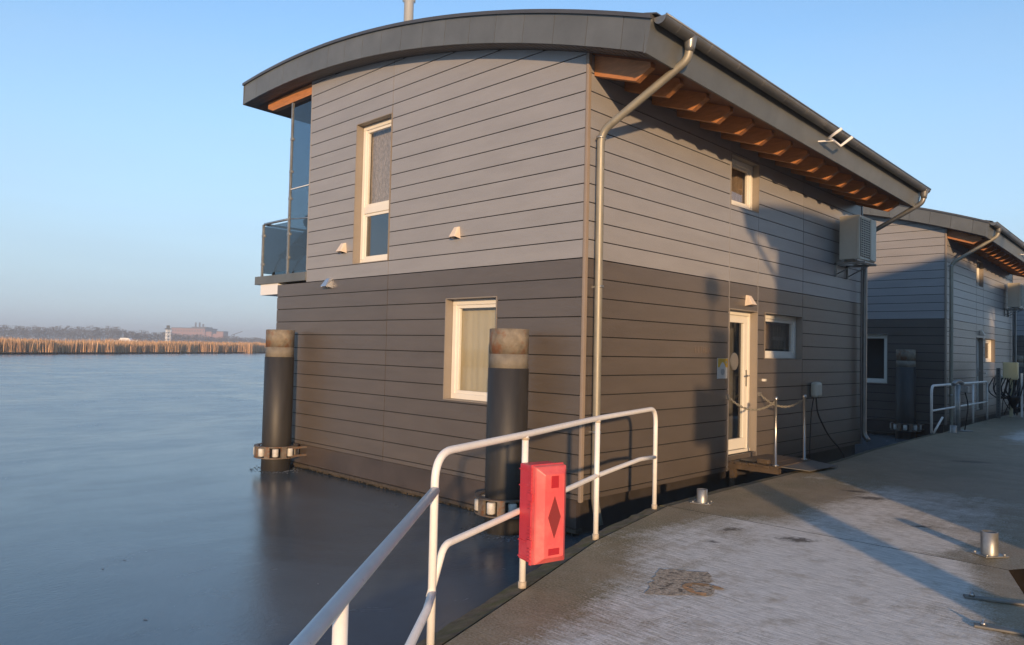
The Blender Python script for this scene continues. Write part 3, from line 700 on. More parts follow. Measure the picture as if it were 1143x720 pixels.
# near piece: axis from the hinge toward the camera
NL = [(1.02, 0.24), (1.40, -1.47), (1.90, -2.93), (2.24, -3.95), (3.05, -6.6), (4.6, -11.5)]
NR = [(4.13, 0.27), (4.60, -1.15), (5.12, -2.65), (5.48, -3.7), (6.4, -6.4), (8.1, -11.4)]
FL = [(1.03, 0.252), (0.98, 1.53), (0.97, 3.29), (0.94, 5.29), (0.80, 7.3), (0.74, 9.6), (0.70, 12), (0.50, 16), (0.40, 24), (0.2, 40), (0.0, 70)]
FR = [(4.13, 0.282), (4.32, 0.62), (4.30, 3.29), (4.24, 5.29), (4.05, 7.3), (4.0, 9.6), (3.95, 12), (3.8, 16), (3.6, 24), (3.3, 40), (3.0, 70)]
def slab(name, L, Rr, frostf, nx=56, step=0.06):
    bm = new(); lay = None
    cols = []
    # resample along
    def samp(P):
        out = []
        for a, b in zip(P, P[1:]):
            d = math.dist(a, b); n = max(1, int(d / (step if d < 6 else .6)))
            for i in range(n): out.append((lerp(a[0], b[0], i / n), lerp(a[1], b[1], i / n)))
        out.append(P[-1]); return out
    # use the number of samples of the left edge for both
    Ls, Rs = [], []
    for a, b, c, d in zip(L, L[1:], Rr, Rr[1:]):
        dd = math.dist(a, b); st = step if dd < 3.2 else .5; n = max(1, int(dd / st))
        for i in range(n):
            t = i / n; Ls.append((lerp(a[0], b[0], t), lerp(a[1], b[1], t))); Rs.append((lerp(c[0], d[0], t), lerp(c[1], d[1], t)))
    Ls.append(L[-1]); Rs.append(Rr[-1])
    vals = []
    grid = []
    for l, r in zip(Ls, Rs):
        row = []
        for i in range(nx + 1):
            t = i / nx; x, y = lerp(l[0], r[0], t), lerp(l[1], r[1], t)
            row.append(bm.verts.new((x, y, 0.5))); vals.append(frostf(t, x, y))
        grid.append(row)
    bm.verts.index_update()
    for a, b in zip(grid, grid[1:]):
        for i in range(nx): bm.faces.new((a[i], a[i + 1], b[i + 1], b[i]))
    # skirts
    def skirt(vs):
        lo_ = [bm.verts.new((v.co.x, v.co.y, -0.05)) for v in vs]; vals.extend([0] * len(vs))
        for i in range(len(vs) - 1): bm.faces.new((vs[i], vs[i + 1], lo_[i + 1], lo_[i])).material_index = 1
    skirt([g[0] for g in grid]); skirt([g[-1] for g in grid]); skirt(grid[0]); skirt(grid[-1])
    bmesh.ops.recalc_face_normals(bm, faces=bm.faces[:])
    me = bpy.data.meshes.new(name); bm.to_mesh(me); bm.free()
    at = me.attributes.new('frost', 'FLOAT', 'POINT'); at.data.foreach_set('value', [float(v) for v in vals])
    DM = [(2.58, -.10, .24, .12, .6), (2.35, 2.55, .26, .14, .7), (2.05, 2.85, .20, .11, .4), (2.35, 7.2, .4, .2, .6), (2.0, -.2, .2, .07, 1.2), (2.1, -.75, .10, .05, .3), (3.2, 1.4, .14, .06, .8)]
    dv = []
    for v in me.vertices:
        q = 0.0
        for cx, cy, rx, ry, ro in DM:
            dx, dy = v.co.x - cx, v.co.y - cy; u, w = dx * math.cos(ro) + dy * math.sin(ro), -dx * math.sin(ro) + dy * math.cos(ro)
            q = max(q, math.exp(-((u / rx) ** 2 + (w / ry) ** 2) * 1.1))
        dv.append(q)
    at = me.attributes.new('damp', 'FLOAT', 'POINT'); at.data.foreach_set('value', dv)
    me.materials.append(M['deck']); me.materials.append(M['slab_side'])
    o = bpy.data.objects.new(name, me); COL.objects.link(o); tag(o, kind='structure'); return o

def deck_material():
    m = bpy.data.materials.new('frosted concrete'); m.use_nodes = True; nt = m.node_tree; b = nt.nodes['Principled BSDF']
    N = nt.nodes.new; Lk = nt.links.new
    tc = N('ShaderNodeTexCoord'); at = N('ShaderNodeAttribute'); at.attribute_name = 'frost'
    def noise(sc, det, rough=0.6, stretch=None, rot=0, dist=0):
        n = N('ShaderNodeTexNoise'); n.inputs['Scale'].default_value = sc; n.inputs['Detail'].default_value = det; n.inputs['Roughness'].default_value = rough
        n.inputs['Distortion'].default_value = dist
        if stretch:
            mp = N('ShaderNodeMapping'); mp.inputs['Scale'].default_value = stretch; mp.inputs['Rotation'].default_value = (0, 0, rot)
            Lk(tc.outputs['Object'], mp.inputs[0]); Lk(mp.outputs[0], n.inputs['Vector'])
        else: Lk(tc.outputs['Object'], n.inputs['Vector'])
        return n.outputs[0]
    def mr(v, a, b_, c=0, d=1):
        n = N('ShaderNodeMapRange'); n.inputs[1].default_value = a; n.inputs[2].default_value = b_; n.inputs[3].default_value = c; n.inputs[4].default_value = d
        Lk(v, n.inputs[0]); return n.outputs[0]
    def mth(op, a, b_):
        n = N('ShaderNodeMath'); n.operation = op
        if isinstance(a, (int, float)): n.inputs[0].default_value = a
        else: Lk(a, n.inputs[0])
        if isinstance(b_, (int, float)): n.inputs[1].default_value = b_
        else: Lk(b_, n.inputs[1])
        return n.outputs[0]
    def mix(f, a, b_):
        n = N('ShaderNodeMix'); n.data_type = 'RGBA'; Lk(f, n.inputs['Factor'])
        for s, v in (('A', a), ('B', b_)):
            if isinstance(v, tuple): n.inputs[s].default_value = (*v, 1)
            else: Lk(v, n.inputs[s])
        return n.outputs['Result']
    big = noise(0.9, 5, .6); mid = noise(4.0, 8, .7); fine = noise(60, 6, .75); streak = noise(9, 6, .7, (1, 0.10, 1), 0.35, .6); streak2 = noise(14, 5, .7, (0.12, 1, 1), 0.2, .8)
    base = mix(mr(mid, .35, .65), (0.165, 0.118, 0.060), (0.28, 0.222, 0.140))
    base = mix(mr(big, .48, .62), base, (0.12, 0.105, 0.045))
    grit = mix(mr(fine, .42, .62), base, (0.34, 0.295, 0.22))
    # frost mask
    fst = noise(48, 5, .7, (.13, 1, 1), .10, .3); speck = noise(120, 4, .7)
    s = mth('ADD', mth('MULTIPLY', streak, .17), mth('MULTIPLY', mid, .22)); s = mth('ADD', s, mth('MULTIPLY', streak2, .12)); s = mth('ADD', s, mth('MULTIPLY', fst, .20)); s = mth('ADD', s, mth('MULTIPLY', fine, .27))
    s = mth('ADD', s, mth('MULTIPLY', mth('SUBTRACT', big, .5), .42))
    th = mth('SUBTRACT', .622, mth('MULTIPLY', at.outputs['Fac'], .262))
    f = mr(mth('SUBTRACT', s, th), -.07, .07); f = mth('MULTIPLY', f, .93)
    ice = mix(mr(fst, .38, .62), (0.52, 0.51, 0.48), (0.80, 0.78, 0.74)); ice = mix(mr(speck, .60, .66), ice, (0.84, 0.84, 0.84)); ice = mix(mr(mid, .52, .68), ice, (0.44, 0.40, 0.34))
    col = mix(f, grit, ice)
    dm = N('ShaderNodeAttribute'); dm.attribute_name = 'damp'
    dmm = mr(mth('ADD', dm.outputs['Fac'], mth('MULTIPLY', dm.outputs['Fac'], mth('ADD', mth('MULTIPLY', mth('SUBTRACT', fine, .5), 1.6), mth('MULTIPLY', mth('SUBTRACT', noise(14, 5, .7), .5), 3.0)))), .38, .85)
    col = mix(mth('MULTIPLY', dmm, .85), col, (0.055, 0.042, 0.030))
    Lk(col, b.inputs['Base Color'])
    Lk(mr(f, 0, 1, .5, .8), b.inputs['Roughness'])
    b.inputs['Specular IOR Level'].default_value = .35
    bp = N('ShaderNodeBump'); bp.inputs['Strength'].default_value = .55; bp.inputs['Distance'].default_value = .012
    h = mth('ADD', mth('MULTIPLY', fine, .6), mth('MULTIPLY', fst, 1.1)); h = mth('ADD', h, mth('MULTIPLY', streak, .6)); h = mth('ADD', h, mth('MULTIPLY', mid, .9)); Lk(h, bp.inputs['Height']); Lk(bp.outputs[0], b.inputs['Normal'])
    return m
M['deck'] = deck_material()
def sm(a, b, x): t = max(0, min(1, (x - a) / (b - a))); return t * t * (3 - 2 * t)
def frost_near(t, x, y):
    d = t * 3.1
    v = sm(0.05, .75, d) * (0.62 + 0.28 * sm(0.9, 1.9, d))
    v *= 1 - 0.5 * sm(-0.9, 0.2, y) * (1 - sm(.5, 1.3, d))
    v -= .30 * math.exp(-((x - 2.2) / .35) ** 2 - ((y + 2.9) / .6) ** 2)
    v *= 1 - 0.9 * sm(2.55, 3.05, d)
    return v
def frost_far(t, x, y):
    d = t * 3.2
    v = sm(0.7, 1.6, d) * (1 - .9 * sm(2.1, 3.0, d)) * .80
    v *= 1 - 1.15 * sm(2.2, 5.0, y)
    v = max(v, -.1) + .85 * sm(.8, 1.5, d) * sm(9, 13, y)
    v = v
    return v
slab('jetty', NL, NR, frost_near)
slab('jetty', FL, FR, frost_far)
# timber kerb on the water side
def strip(name, P, w, z0, z1, m_, gap=.02, noisy=.006):
    bm = new(); prev = None; pts = []
    for a, b in zip(P, P[1:]):
        n = max(1, int(math.dist(a, b) / .12))
        for i in range(n): pts.append((lerp(a[0], b[0], i / n), lerp(a[1], b[1], i / n)))
    pts.append(P[-1])
    for i, (x, y) in enumerate(pts):
        j = min(i + 1, len(pts) - 1); k_ = max(i - 1, 0)
        dx, dy = pts[j][0] - pts[k_][0], pts[j][1] - pts[k_][1]; l = math.hypot(dx, dy); nx_, ny_ = dy / l, -dx / l
        if nx_ > 0: nx_, ny_ = -nx_, -ny_
        zz = z1 + random.uniform(-noisy, noisy); ww = w + random.uniform(-noisy, noisy) * 1.5
        A = [(x + nx_ * gap, y + ny_ * gap), (x + nx_ * (gap + ww), y + ny_ * (gap + ww))]
        vs = [bm.verts.new((A[0][0], A[0][1], z0)), bm.verts.new((A[0][0], A[0][1], zz)), bm.verts.new((A[1][0], A[1][1], zz - .006)), bm.verts.new((A[1][0], A[1][1], z0))]
        if prev:
            for q in range(4): bm.faces.new((prev[q], prev[(q + 1) % 4], vs[(q + 1) % 4], vs[q]))
        else: bm.faces.new(vs)
        prev = vs
    bm.faces.new(list(reversed(prev)))
    o = obj(name, bm, m_); tag(o, kind='structure'); return o
strip('kerb', NL, .13, -0.1, .492, 'timber', .022)
strip('kerb', FL[:7], .10, -0.1, .494, 'timber', .015, .004)
# under structure of the jetty: floats set back
bm = new(); box(bm, 1.6, 3.7, .4, 60, -.4, .44); tag(obj('jetty_float', bm, 'black'), kind='structure')

# broken concrete patch
def patch(name, pts, m_, z_, jag=.02, n=10):
    bm = new(); out = []
    for a, b in zip(pts, pts[1:] + pts[:1]):
        for i in range(n): out.append((lerp(a[0], b[0], i / n) + random.uniform(-jag, jag), lerp(a[1], b[1], i / n) + random.uniform(-jag, jag)))
    bm.faces.new([bm.verts.new((x, y, z_)) for x, y in out]); o = obj(name, bm, m_); tag(o, kind='structure'); return o
M['aggregate'] = mat('broken concrete', (0.40, 0.33, 0.25), 0.9, var=0.55, vscale=38, dirt=(0.10, 0.08, 0.06), dscale=16, dthr=(0.52, 0.62), bump=1.0, bscale=70)
M['rubble'] = mat('rust stained concrete', (0.42, 0.24, 0.12), 0.9, var=0.35, vscale=14, bump=.9, bscale=50)
M['wet'] = mat('damp stain', (0.06, 0.045, 0.03), 0.4, var=.4, vscale=14, bump=.5, bscale=40)
patch('concrete_patch', [(2.26, -1.83), (2.56, -1.62), (2.86, -2.08), (2.52, -2.42)], 'aggregate', .504, .018)
# crescent of rust-brown crumbs on the patch
bm = new(); arc = []
for i in range(22):
    a = R(60) + R(235) * i / 21; w_ = .045 + .02 * math.sin(i * 1.3)
    arc.append((2.76 + .17 * math.cos(a), -2.02 + .13 * math.sin(a), 2.76 + (.17 - w_) * math.cos(a), -2.02 + (.13 - w_ * .8) * math.sin(a)))
for a, b in zip(arc, arc[1:]):
    bm.faces.new([bm.verts.new(p) for p in ((a[0], a[1], .508), (b[0], b[1], .508), (b[2], b[3], .511), (a[2], a[3], .511))])
tag(obj('rust_stain', bm, 'rubble'), kind='structure')
def blob(cx, cy, rx, ry, rot, m_, z_=.504):
    bm = new(); n = 40; ph = random.random() * 6
    vs = []
    for i in range(n):
        a = 2 * math.pi * i / n; k_ = 1 + .22 * math.sin(3 * a + ph) + .15 * math.sin(7 * a + ph * 2) + random.uniform(-.08, .08)
        x, y = rx * k_ * math.cos(a), ry * k_ * math.sin(a); vs.append(bm.verts.new((cx + x * math.cos(rot) - y * math.sin(rot), cy + x * math.sin(rot) + y * math.cos(rot), z_)))
    bm.faces.new(vs); tag(obj('damp_patch', bm, m_), kind='structure')


# bollards: short pipe stubs on plates
def bollard(loc, r, h, label):
    t = thing('bollard', label, 'bollard', loc, random.random(), 'short galvanised pipe bollards on the jetty')
    bm = new(); lathe(bm, [(r, .008), (r, h), (r - .012, h + .002), (r - .012, h - .06)], 0, 0, 24, True, False); obj('pipe_stub', bm, 'galv', t)
    bm = new(); box(bm, -.11, .11, -.09, .09, .004, .013)
    for sx in (-1, 1):
        for sy in (-1, 1): lathe(bm, [(.012, .013), (.012, .026)], sx * .085, sy * .065, 8)
    obj('base_plate', bm, 'galv', t, bevel=.002); return t
bollard((1.18, .68, .5), .058, .155, 'short galvanised pipe bollard near the railing end, closest to the house wall')
bollard((3.92, .67, .5), .065, .20, 'short galvanised pipe bollard at the right edge of the picture')
bollard((.86, 12.3, .5), .07, .17, 'small distant bollard at the foot of the white hoop railing')

# two steel straps at the right edge
for k_, (a, b, lab) in enumerate((((4.06, -.78), (4.75, -.50), 'upper of the two flat steel straps bolted across the right jetty edge'), ((4.25, -1.37), (5.0, -1.17), 'lower of the two flat steel straps bolted across the right jetty edge'))):
    t = thing('steel_strap', lab, 'steel strap', (*a, .5), math.atan2(b[1] - a[1], b[0] - a[0]), 'steel straps at the jetty edge')
    L_ = math.dist(a, b); bm = new(); box(bm, 0, L_, -.03, .03, .004, .018); obj('bar', bm, 'plate', t, bevel=.003)
    bm = new(); lathe(bm, [(.016, .018), (.016, .034), (.009, .036), (.009, .05)], .05, 0, 8); obj('bolt', bm, 'steel', t)

# gangway to the door
g = thing('gangway', 'low wet timber gangway below the open white door', 'gangway', (0.0, 3.4, 0))
g.location = (0, 0, 0)
bm = new()
for i in range(7):
    x = .03 + i * .105; z_ = .545 + random.uniform(-.004, .004)
    box(bm, x, x + .098, 3.46 + random.uniform(-.03, .02), 4.72, z_, z_ + .03)
obj('planks', bm, 'plank', g, bevel=.003)
bm = new(); box(bm, -.02, .80, 3.47, 3.53, .47, .544); box(bm, -.02, .80, 4.62, 4.68, .47, .544); box(bm, .02, .10, 3.5, 3.58, .1, .47); obj('bearer', bm, 'plank', g)
bm = new(); prism(bm, [(.72, 3.62), (1.12, 3.75), (1.18, 4.62), (.74, 4.70)], lambda u, v, d: (u, v, d + (.56 - u) * .06 + .02), .545, .553); obj('bridging_plate', bm, 'plate', g)
tag(obj('brick', (lambda b_: (box(b_, .42, .60, 3.55, 3.65, .582, .65), b_)[1])(new()), 'plank', None, bevel=.01), 'small block of wood lying on the gangway planks', 'wood block')
tag(obj('mat_scrap', (lambda b_: (prism(b_, [(.15, 3.55), (.38, 3.52), (.40, 3.75), (.3, 3.82), (.14, 3.74)], lambda u, v, d: (u, v, d), .58, .60), b_)[1])(new()), 'black', None), 'crumpled dark rag lying on the gangway planks', 'rag')

# rope barrier posts with chains
def chain(bm, a, b, sag, link=.045, r=.0065):
    a, b = Vector(a), Vector(b); n = max(4, int((b - a).length * 1.08 / (link * .62)))
    P = []
    for i in range(n + 1):
        t = i / n; p = a.lerp(b, t); p.z -= sag * 4 * t * (1 - t); P.append(p)
    for i in range(n):
        p, q = P[i], P[i + 1]; c = (p + q) / 2; d = (q - p).normalized(); side = Vector((0, 0, 1)).cross(d).normalized() if abs(d.z) < .95 else Vector((1, 0, 0))
        nn = side if i % 2 else d.cross(side)
        h = link / 2; w_ = .013; loop = []
        for k_ in range(8):
            an = 2 * math.pi * k_ / 8; loop.append(c + d * h * math.cos(an) + nn * w_ * math.sin(an))
        loop.append(loop[0]); tube(bm, loop, r, 5, False)
cp = thing('barrier_post', 'chrome barrier post with sagging chain on the near side of the gangway', 'barrier post', (0, 0, 0), 0, 'chrome barrier posts')
def bpost(x, y, hook, lab):
    t = thing('barrier_post', lab, 'barrier post', (x, y, .575), 0, 'chrome barrier posts with chains by the door')
    bm = new(); lathe(bm, [(.045, 0), (.045, .01), (.018, .02), (.018, .93), (.026, .94), (.030, .965), (.020, .99), (.0, .995)], 0, 0, 18, False); obj('post', bm, 'steel', t)
    bm = new(); chain(bm, (0, 0, .93), (hook[0] - x, hook[1] - y, hook[2] - .575), .16); obj('chain', bm, 'pipe', t)
    bm = new(); box(bm, hook[0] - x - .02, hook[0] - x + .012, hook[1] - y - .02, hook[1] - y + .02, hook[2] - .575 - .03, hook[2] - .575 + .03); obj('wall_hook', bm, 'steel', t)
bpy.data.objects.remove(cp)
bpost(.70, 3.56, (.035, 3.40, 1.53), 'left chrome barrier post with chain, in front of the white door')
bpost(.69, 4.58, (.035, 4.44, 1.54), 'right chrome barrier post with chain, below the square window')

# ------------------------------------------------------------------ near railing
rail = thing('railing', 'white curved tube railing with three posts carrying the red box on the jetty edge', 'railing', (0, 0, 0))
TR = .0235
A_ = Vector((2.185, -4.03, 0)); C_ = Vector((1.845, -2.925, 0)); B_ = Vector((1.35, -1.455, 0)); E_ = Vector((.975, .045, 0))
def V(p, z_): return Vector((p.x, p.y, z_))
top = [V(A_, .3), V(A_, 1.56), V(C_, 1.56), V(B_, 1.56), V(E_, 1.56), V(E_, .47)]
bm = new(); pts = fillet([top[0], top[1]] + [top[2], top[3], top[4], top[5]], .17, 9); tube(bm, pts, TR, 16); obj('top_rail', bm, 'rail_white', rail)
for p in (C_, B_):
    bm = new(); tube(bm, [V(p, .47), V(p, 1.55)], TR, 16); obj('post', bm, 'rail_white', rail)
for p in (C_, B_):
    for z_ in (1.533, 1.04 if p is C_ else 1.05):
        bm = new(); lathe(bm, [(TR, z_ - .012), (TR + .005, z_ - .006), (TR + .006, z_), (TR + .003, z_ + .006)], p.x, p.y, 16, False, False); obj('weld_bead', bm, 'rail_foot', rail)
for p in (C_, B_, E_):
    bm = new(); lathe(bm, [(TR + .006, .47), (TR + .007, .535), (TR + .001, .54)], p.x, p.y, 16); obj('post_socket', bm, 'rail_foot', rail)
bm = new()
m0 = A_ + (C_ - A_) * .10; e0 = E_ + (B_ - E_) * .30
tube(bm, fillet([V(A_ + (A_ - C_) * .02, .76), V(m0, 1.02), V(C_, 1.04), V(B_, 1.05), V(e0, 1.07), V(E_, 1.04)], .06, 6), TR * .92, 14); obj('mid_rail', bm, 'rail_white', rail)

rail2 = thing('railing', 'nearest white tube handrail rising from the bottom left foreground', 'railing', (0, 0, 0))
S0 = A_ + Vector((-.015, .02, 0)); D0 = Vector((3.60, -5.66, 0)); P1 = Vector((3.38, -5.40, 0))
dirn = (D0 - S0).normalized(); end = S0 + dirn * 6
bm = new(); tube(bm, [V(S0 + dirn * .02, 1.350), V(end, 1.350)], .0265, 18); obj('top_rail', bm, 'rail_white', rail2)
bm = new(); tube(bm, [V(S0 + dirn * .02, .78), V(S0 + dirn * .2, .74), V(end, .70)], .0235, 16); obj('mid_rail', bm, 'rail_white', rail2)
for k_ in (1.86, 3.9, 5.9):
    q = S0 + dirn * k_; bm = new(); tube(bm, [V(q, .3), V(q, 1.35)], .025, 16); obj('post', bm, 'rail_white', rail2)

# ------------------------------------------------------------------ red box on the railing
rb = thing('extinguisher_box', 'faded red plastic box with dark diamond hung on the white railing post', 'fire box', (1.893, -2.90, .715), R(-12))
# local: x outwards over the jetty, y along the rail ; body then lid
W2 = .125; H = .67
def rbox(bm, x0, x1, w0, w1, z0, z1, ch):
    """block between x0 (half width w0) and x1 (half width w1), chamfered at x1 top and bottom by ch"""
    a = [bm.verts.new(p) for p in ((x0, -w0, z0), (x0, w0, z0), (x0, w0, z1), (x0, -w0, z1))]
    b = [bm.verts.new(p) for p in ((x1, -w1, z0 + ch), (x1, w1, z0 + ch), (x1, w1, z1 - ch), (x1, -w1, z1 - ch))]
    for i in range(4): bm.faces.new((a[i], a[(i + 1) % 4], b[(i + 1) % 4], b[i]))
    bm.faces.new(list(reversed(a))); bm.faces.new(b)
bm = new(); rbox(bm, .02, .165, W2 - .008, W2, 0.01, H - .01, 0); body = obj('body', bm, 'red', rb, bevel=.008)
for z_ in (.03, .14, .51, .62): bm = new(); box(bm, .03, .16, -W2 - .004, -W2 + .002, z_, z_ + .008); obj('rib', bm, 'red', rb)
bm = new(); box(bm, .165, .185, -W2 - .010, W2 + .010, 0.0, H); obj('rim', bm, 'red', rb, bevel=.005)
bm = new(); rbox(bm, .1855, .225, W2 + .006, W2 + .002, .004, H - .004, 0.01); rbox(bm, .225, .268, W2 + .002, W2 - .045, .014, H - .014, .045)
lid = obj('lid', bm, 'red_lid', rb, bevel=.006)
bm = new()
for i in range(26):
    if 9 < i < 14: continue
    z_ = .03 + i * .0242; box(bm, .158, .196, -W2 - .016, -W2 - .009, z_, z_ + .008)
obj('hinge', bm, 'red', rb)
for z_ in (.12, .43): bm = new(); box(bm, .150, .205, -W2 - .019, -W2 - .010, z_, z_ + .05); obj('latch', bm, 'red', rb)
bm = new(); fnl = lambda u, v, d: (d, u, v)
prism(bm, [(0.0, .185), (.052, .325), (0.0, .465), (-.052, .325)], fnl, .2675, .2715); obj('diamond_symbol', bm, 'brown_glass', rb)
bm = new(); prism(bm, [(-.03, .52), (.03, .52), (.03, .60), (-.03, .60)], fnl, .2675, .2715); obj('upper_label', bm, 'red_dark', rb)
bm = new(); prism(bm, [(-.045, .075), (.045, .075), (.045, .118), (-.045, .118)], fnl, .2675, .2715); obj('lower_label', bm, 'red_dark', rb)
for z_ in (.14, .46): bm = new(); box(bm, -.07, .02, -.03, .03, z_, z_ + .04); obj('clamp', bm, 'galv', rb)

# ------------------------------------------------------------------ railing and posts by the second house
r3 = thing('railing', 'distant white hoop railing in front of the second houseboat', 'railing', (0, 0, 0))
Pq = [Vector(p) for p in ((.56, 11.75, 0), (.50, 14.05, 0), (.46, 15.9, 0), (.44, 17.55, 0))]
bm = new(); tube(bm, fillet([V(Pq[0], .5), V(Pq[0], 1.56), V(Pq[3], 1.56), V(Pq[3], .5)], .18, 8), .028, 12); obj('top_rail', bm, 'rail_white', r3)
bm = new(); tube(bm, [V(Pq[0], 1.0), V(Pq[3], 1.0)], .022, 10); obj('mid_rail', bm, 'rail_white', r3)
for p in Pq[1:3]:
    bm = new(); tube(bm, [V(p, .5), V(p, 1.56)], .026, 12); obj('post', bm, 'rail_white', r3)
bm = new(); tube(bm, [(.60, 11.75, .5), (.72, 12.0, .86)], .022, 10); obj('stay', bm, 'rail_white', r3)

pd = thing('power_pedestal', 'grey service post with curved head beside the white hoop railing', 'service post', (.80, 12.95, .5))
bm = new(); lathe(bm, [(.052, 0), (.052, 1.08)], 0, 0, 20); obj('pole', bm, 'galv', pd)
bm = new(); tube(bm, fillet([(-.06, -.16, 1.08), (-.02, -.06, 1.15), (.02, .06, 1.15), (.05, .16, 1.10)], .06), .05, 12); obj('lamp_head', bm, 'galv', pd)
bm = new(); box(bm, .02, .20, .02, .18, .90, 1.04); obj('socket_box', bm, 'galv', pd, bevel=.02)
bm = new(); lathe(bm, [(.22, .004), (.22, .02)], .06, .1, 24); obj('base_plate', bm, 'galv', pd)
bm = new(); tube(bm, fillet([(.12, .12, .9), (.16, .25, .6), (.10, .18, .02)], .2, 6), .014, 8); obj('cable', bm, 'wire', pd)

mb = thing('meter_box', 'yellowed electricity box on posts wrapped with black cables', 'electricity box', (.62, 19.6, .5))
bm = new(); box(bm, -.18, .20, -.1, .1, 1.10, 1.62); obj('cabinet', bm, 'box_cream', mb, bevel=.02)
bm = new(); box(bm, -.02, .06, -.03, .05, 0, 1.10); obj('leg', bm, 'box_cream', mb)
bm = new(); box(bm, .26, .31, 0, .05, 0, 1.3); obj('leg', bm, 'rail_white', mb)
for i in range(9):
    bm = new(); a = random.uniform(-.4, .1); tube(bm, fillet([(a, -.2, 1.15), (a - .1 + random.uniform(-.1, .1), -.4, .75), (a + .2, -.2, .45), (a + .3, .1, 1.1)], .3, 5), .016, 7); obj('cable', bm, 'wire', mb)
for i in range(8):
    bm = new(); a = random.uniform(-.1, .45); tube(bm, fillet([(a, .0, 1.15), (a + random.uniform(-.2, .2), -.1, .7), (a + random.uniform(-.3, .1), 0, .05)], .3, 5), .012, 7); obj('cable', bm, 'wire', mb)
bm = new(); lathe(bm, [(.04, .25), (.18, .55), (.19, .62)], .1, -.1, 18); obj('funnel', bm, 'black', mb)
ps = thing('perforated_post', 'dark perforated steel post next to the yellowed electricity box', 'post', (.55, 18.4, .5))
bm = new(); box(bm, -.05, .05, -.03, .03, 0, 1.45); obj('profile', bm, 'plate', ps)
bm = new()
for i in range(16): lathe(bm, [(.011, 0), (.011, .003)], 0, 0, 8) if False else box(bm, -.008, .008, -.033, -.031, .08 + i * .085, .11 + i * .085)
obj('slot', bm, 'black', ps)

# ------------------------------------------------------------------ things added across the jetty, out of view, to shade the wall
t = thing('lamp_post', 'unseen round headed lamp post across the jetty, set there for its shadow', 'street lamp', (6.1, -2.85, 0))
bm = new(); lathe(bm, [(.03, -.5), (.028, 4.2)], 0, 0, 12); obj('pole', bm, 'galv', t)
bm = new(); lathe(bm, [(.04, 4.18), (.15, 4.25), (.17, 4.38), (.14, 4.5), (.02, 4.56)], 0, 0, 20); obj('lamp_head', bm, 'ac', t)
t = copy_tree(p1); t.location = (6.6, -3.05, 0); t.scale = (.7, .7, 1.62); t['label'] = 'unseen tall mooring pile across the jetty, stretched for its shadow'
t = thing('shadow_cabinet', 'unseen grey cabinet added across the jetty for its shadow', 'cabinet', (5.9, -2.66, .2), R(-43))  # legless box added at this height for the blocky shadow on the wall
bm = new(); box(bm, -.2, .2, -.33, .33, 1.9, 2.65); obj('casing', bm, 'zinc', t, bevel=.01)
bm = new(); box(bm, -.21, -.2, -.3, .3, 1.93, 2.6); obj('door', bm, 'zinc', t)

# ------------------------------------------------------------------ frozen lake
def ice_material():
    m = bpy.data.materials.new('thin lake ice'); m.use_nodes = True; nt = m.node_tree; b = nt.nodes['Principled BSDF']
    N = nt.nodes.new; Lk = nt.links.new
    tc = N('ShaderNodeTexCoord')
    def noise(sc, det, rough=.6, st=(1, 1, 1), rot=0, dist=0):
        n = N('ShaderNodeTexNoise'); n.inputs['Scale'].default_value = sc; n.inputs['Detail'].default_value = det; n.inputs['Roughness'].default_value = rough; n.inputs['Distortion'].default_value = dist
        mp = N('ShaderNodeMapping'); mp.inputs['Scale'].default_value = st; mp.inputs['Rotation'].default_value = (0, 0, rot); Lk(tc.outputs['Object'], mp.inputs[0]); Lk(mp.outputs[0], n.inputs['Vector']); return n.outputs[0]
    def mr(v, a, b_, c=0, d=1):
        n = N('ShaderNodeMapRange'); n.inputs[1].default_value = a; n.inputs[2].default_value = b_; n.inputs[3].default_value = c; n.inputs[4].default_value = d; Lk(v, n.inputs[0]); return n.outputs[0]
    big = noise(.22, 5, .6, (1, 1, 1), .4, 1.0); mid = noise(1.3, 6, .65, (1, .45, 1), .7, .8); fine = noise(11, 5, .7, (1, .45, 1), .7, .4)
    mx = N('ShaderNodeMix'); mx.data_type = 'RGBA'; mx.inputs['A'].default_value = (.062, .082, .096, 1); mx.inputs['B'].default_value = (.115, .146, .168, 1)
    Lk(mr(big, .42, .66), mx.inputs['Factor']); Lk(mx.outputs['Result'], b.inputs['Base Color'])
    ad = N('ShaderNodeMath'); ad.operation = 'ADD'; Lk(mr(big, .35, .65, .14, .24), ad.inputs[0]); Lk(mr(mid, .4, .7, 0, .07), ad.inputs[1]); Lk(ad.outputs[0], b.inputs['Roughness'])
    b.inputs['IOR'].default_value = 1.36; b.inputs['Specular IOR Level'].default_value = .9
    h = N('ShaderNodeMath'); h.operation = 'MULTIPLY_ADD'; Lk(mid, h.inputs[0]); h.inputs[1].default_value = 1.2
    h2_ = N('ShaderNodeMath'); h2_.operation = 'MULTIPLY_ADD'; Lk(noise(38, 4, .7, (1, .6, 1), .7), h2_.inputs[0]); h2_.inputs[1].default_value = .9; Lk(fine, h2_.inputs[2]); Lk(h2_.outputs[0], h.inputs[2])
    bp = N('ShaderNodeBump'); bp.inputs['Strength'].default_value = .16; bp.inputs['Distance'].default_value = .012; Lk(h.outputs[0], bp.inputs['Height']); Lk(bp.outputs[0], b.inputs['Normal'])
    return m
M['ice'] = ice_material()
bm = new()
bm.faces.new([bm.verts.new(p) for p in ((-3000, -3000, 0), (3000, -3000, 0), (3000, 3000, 0), (-3000, 3000, 0))])
tag(obj('frozen_lake', bm, 'ice'), kind='structure')
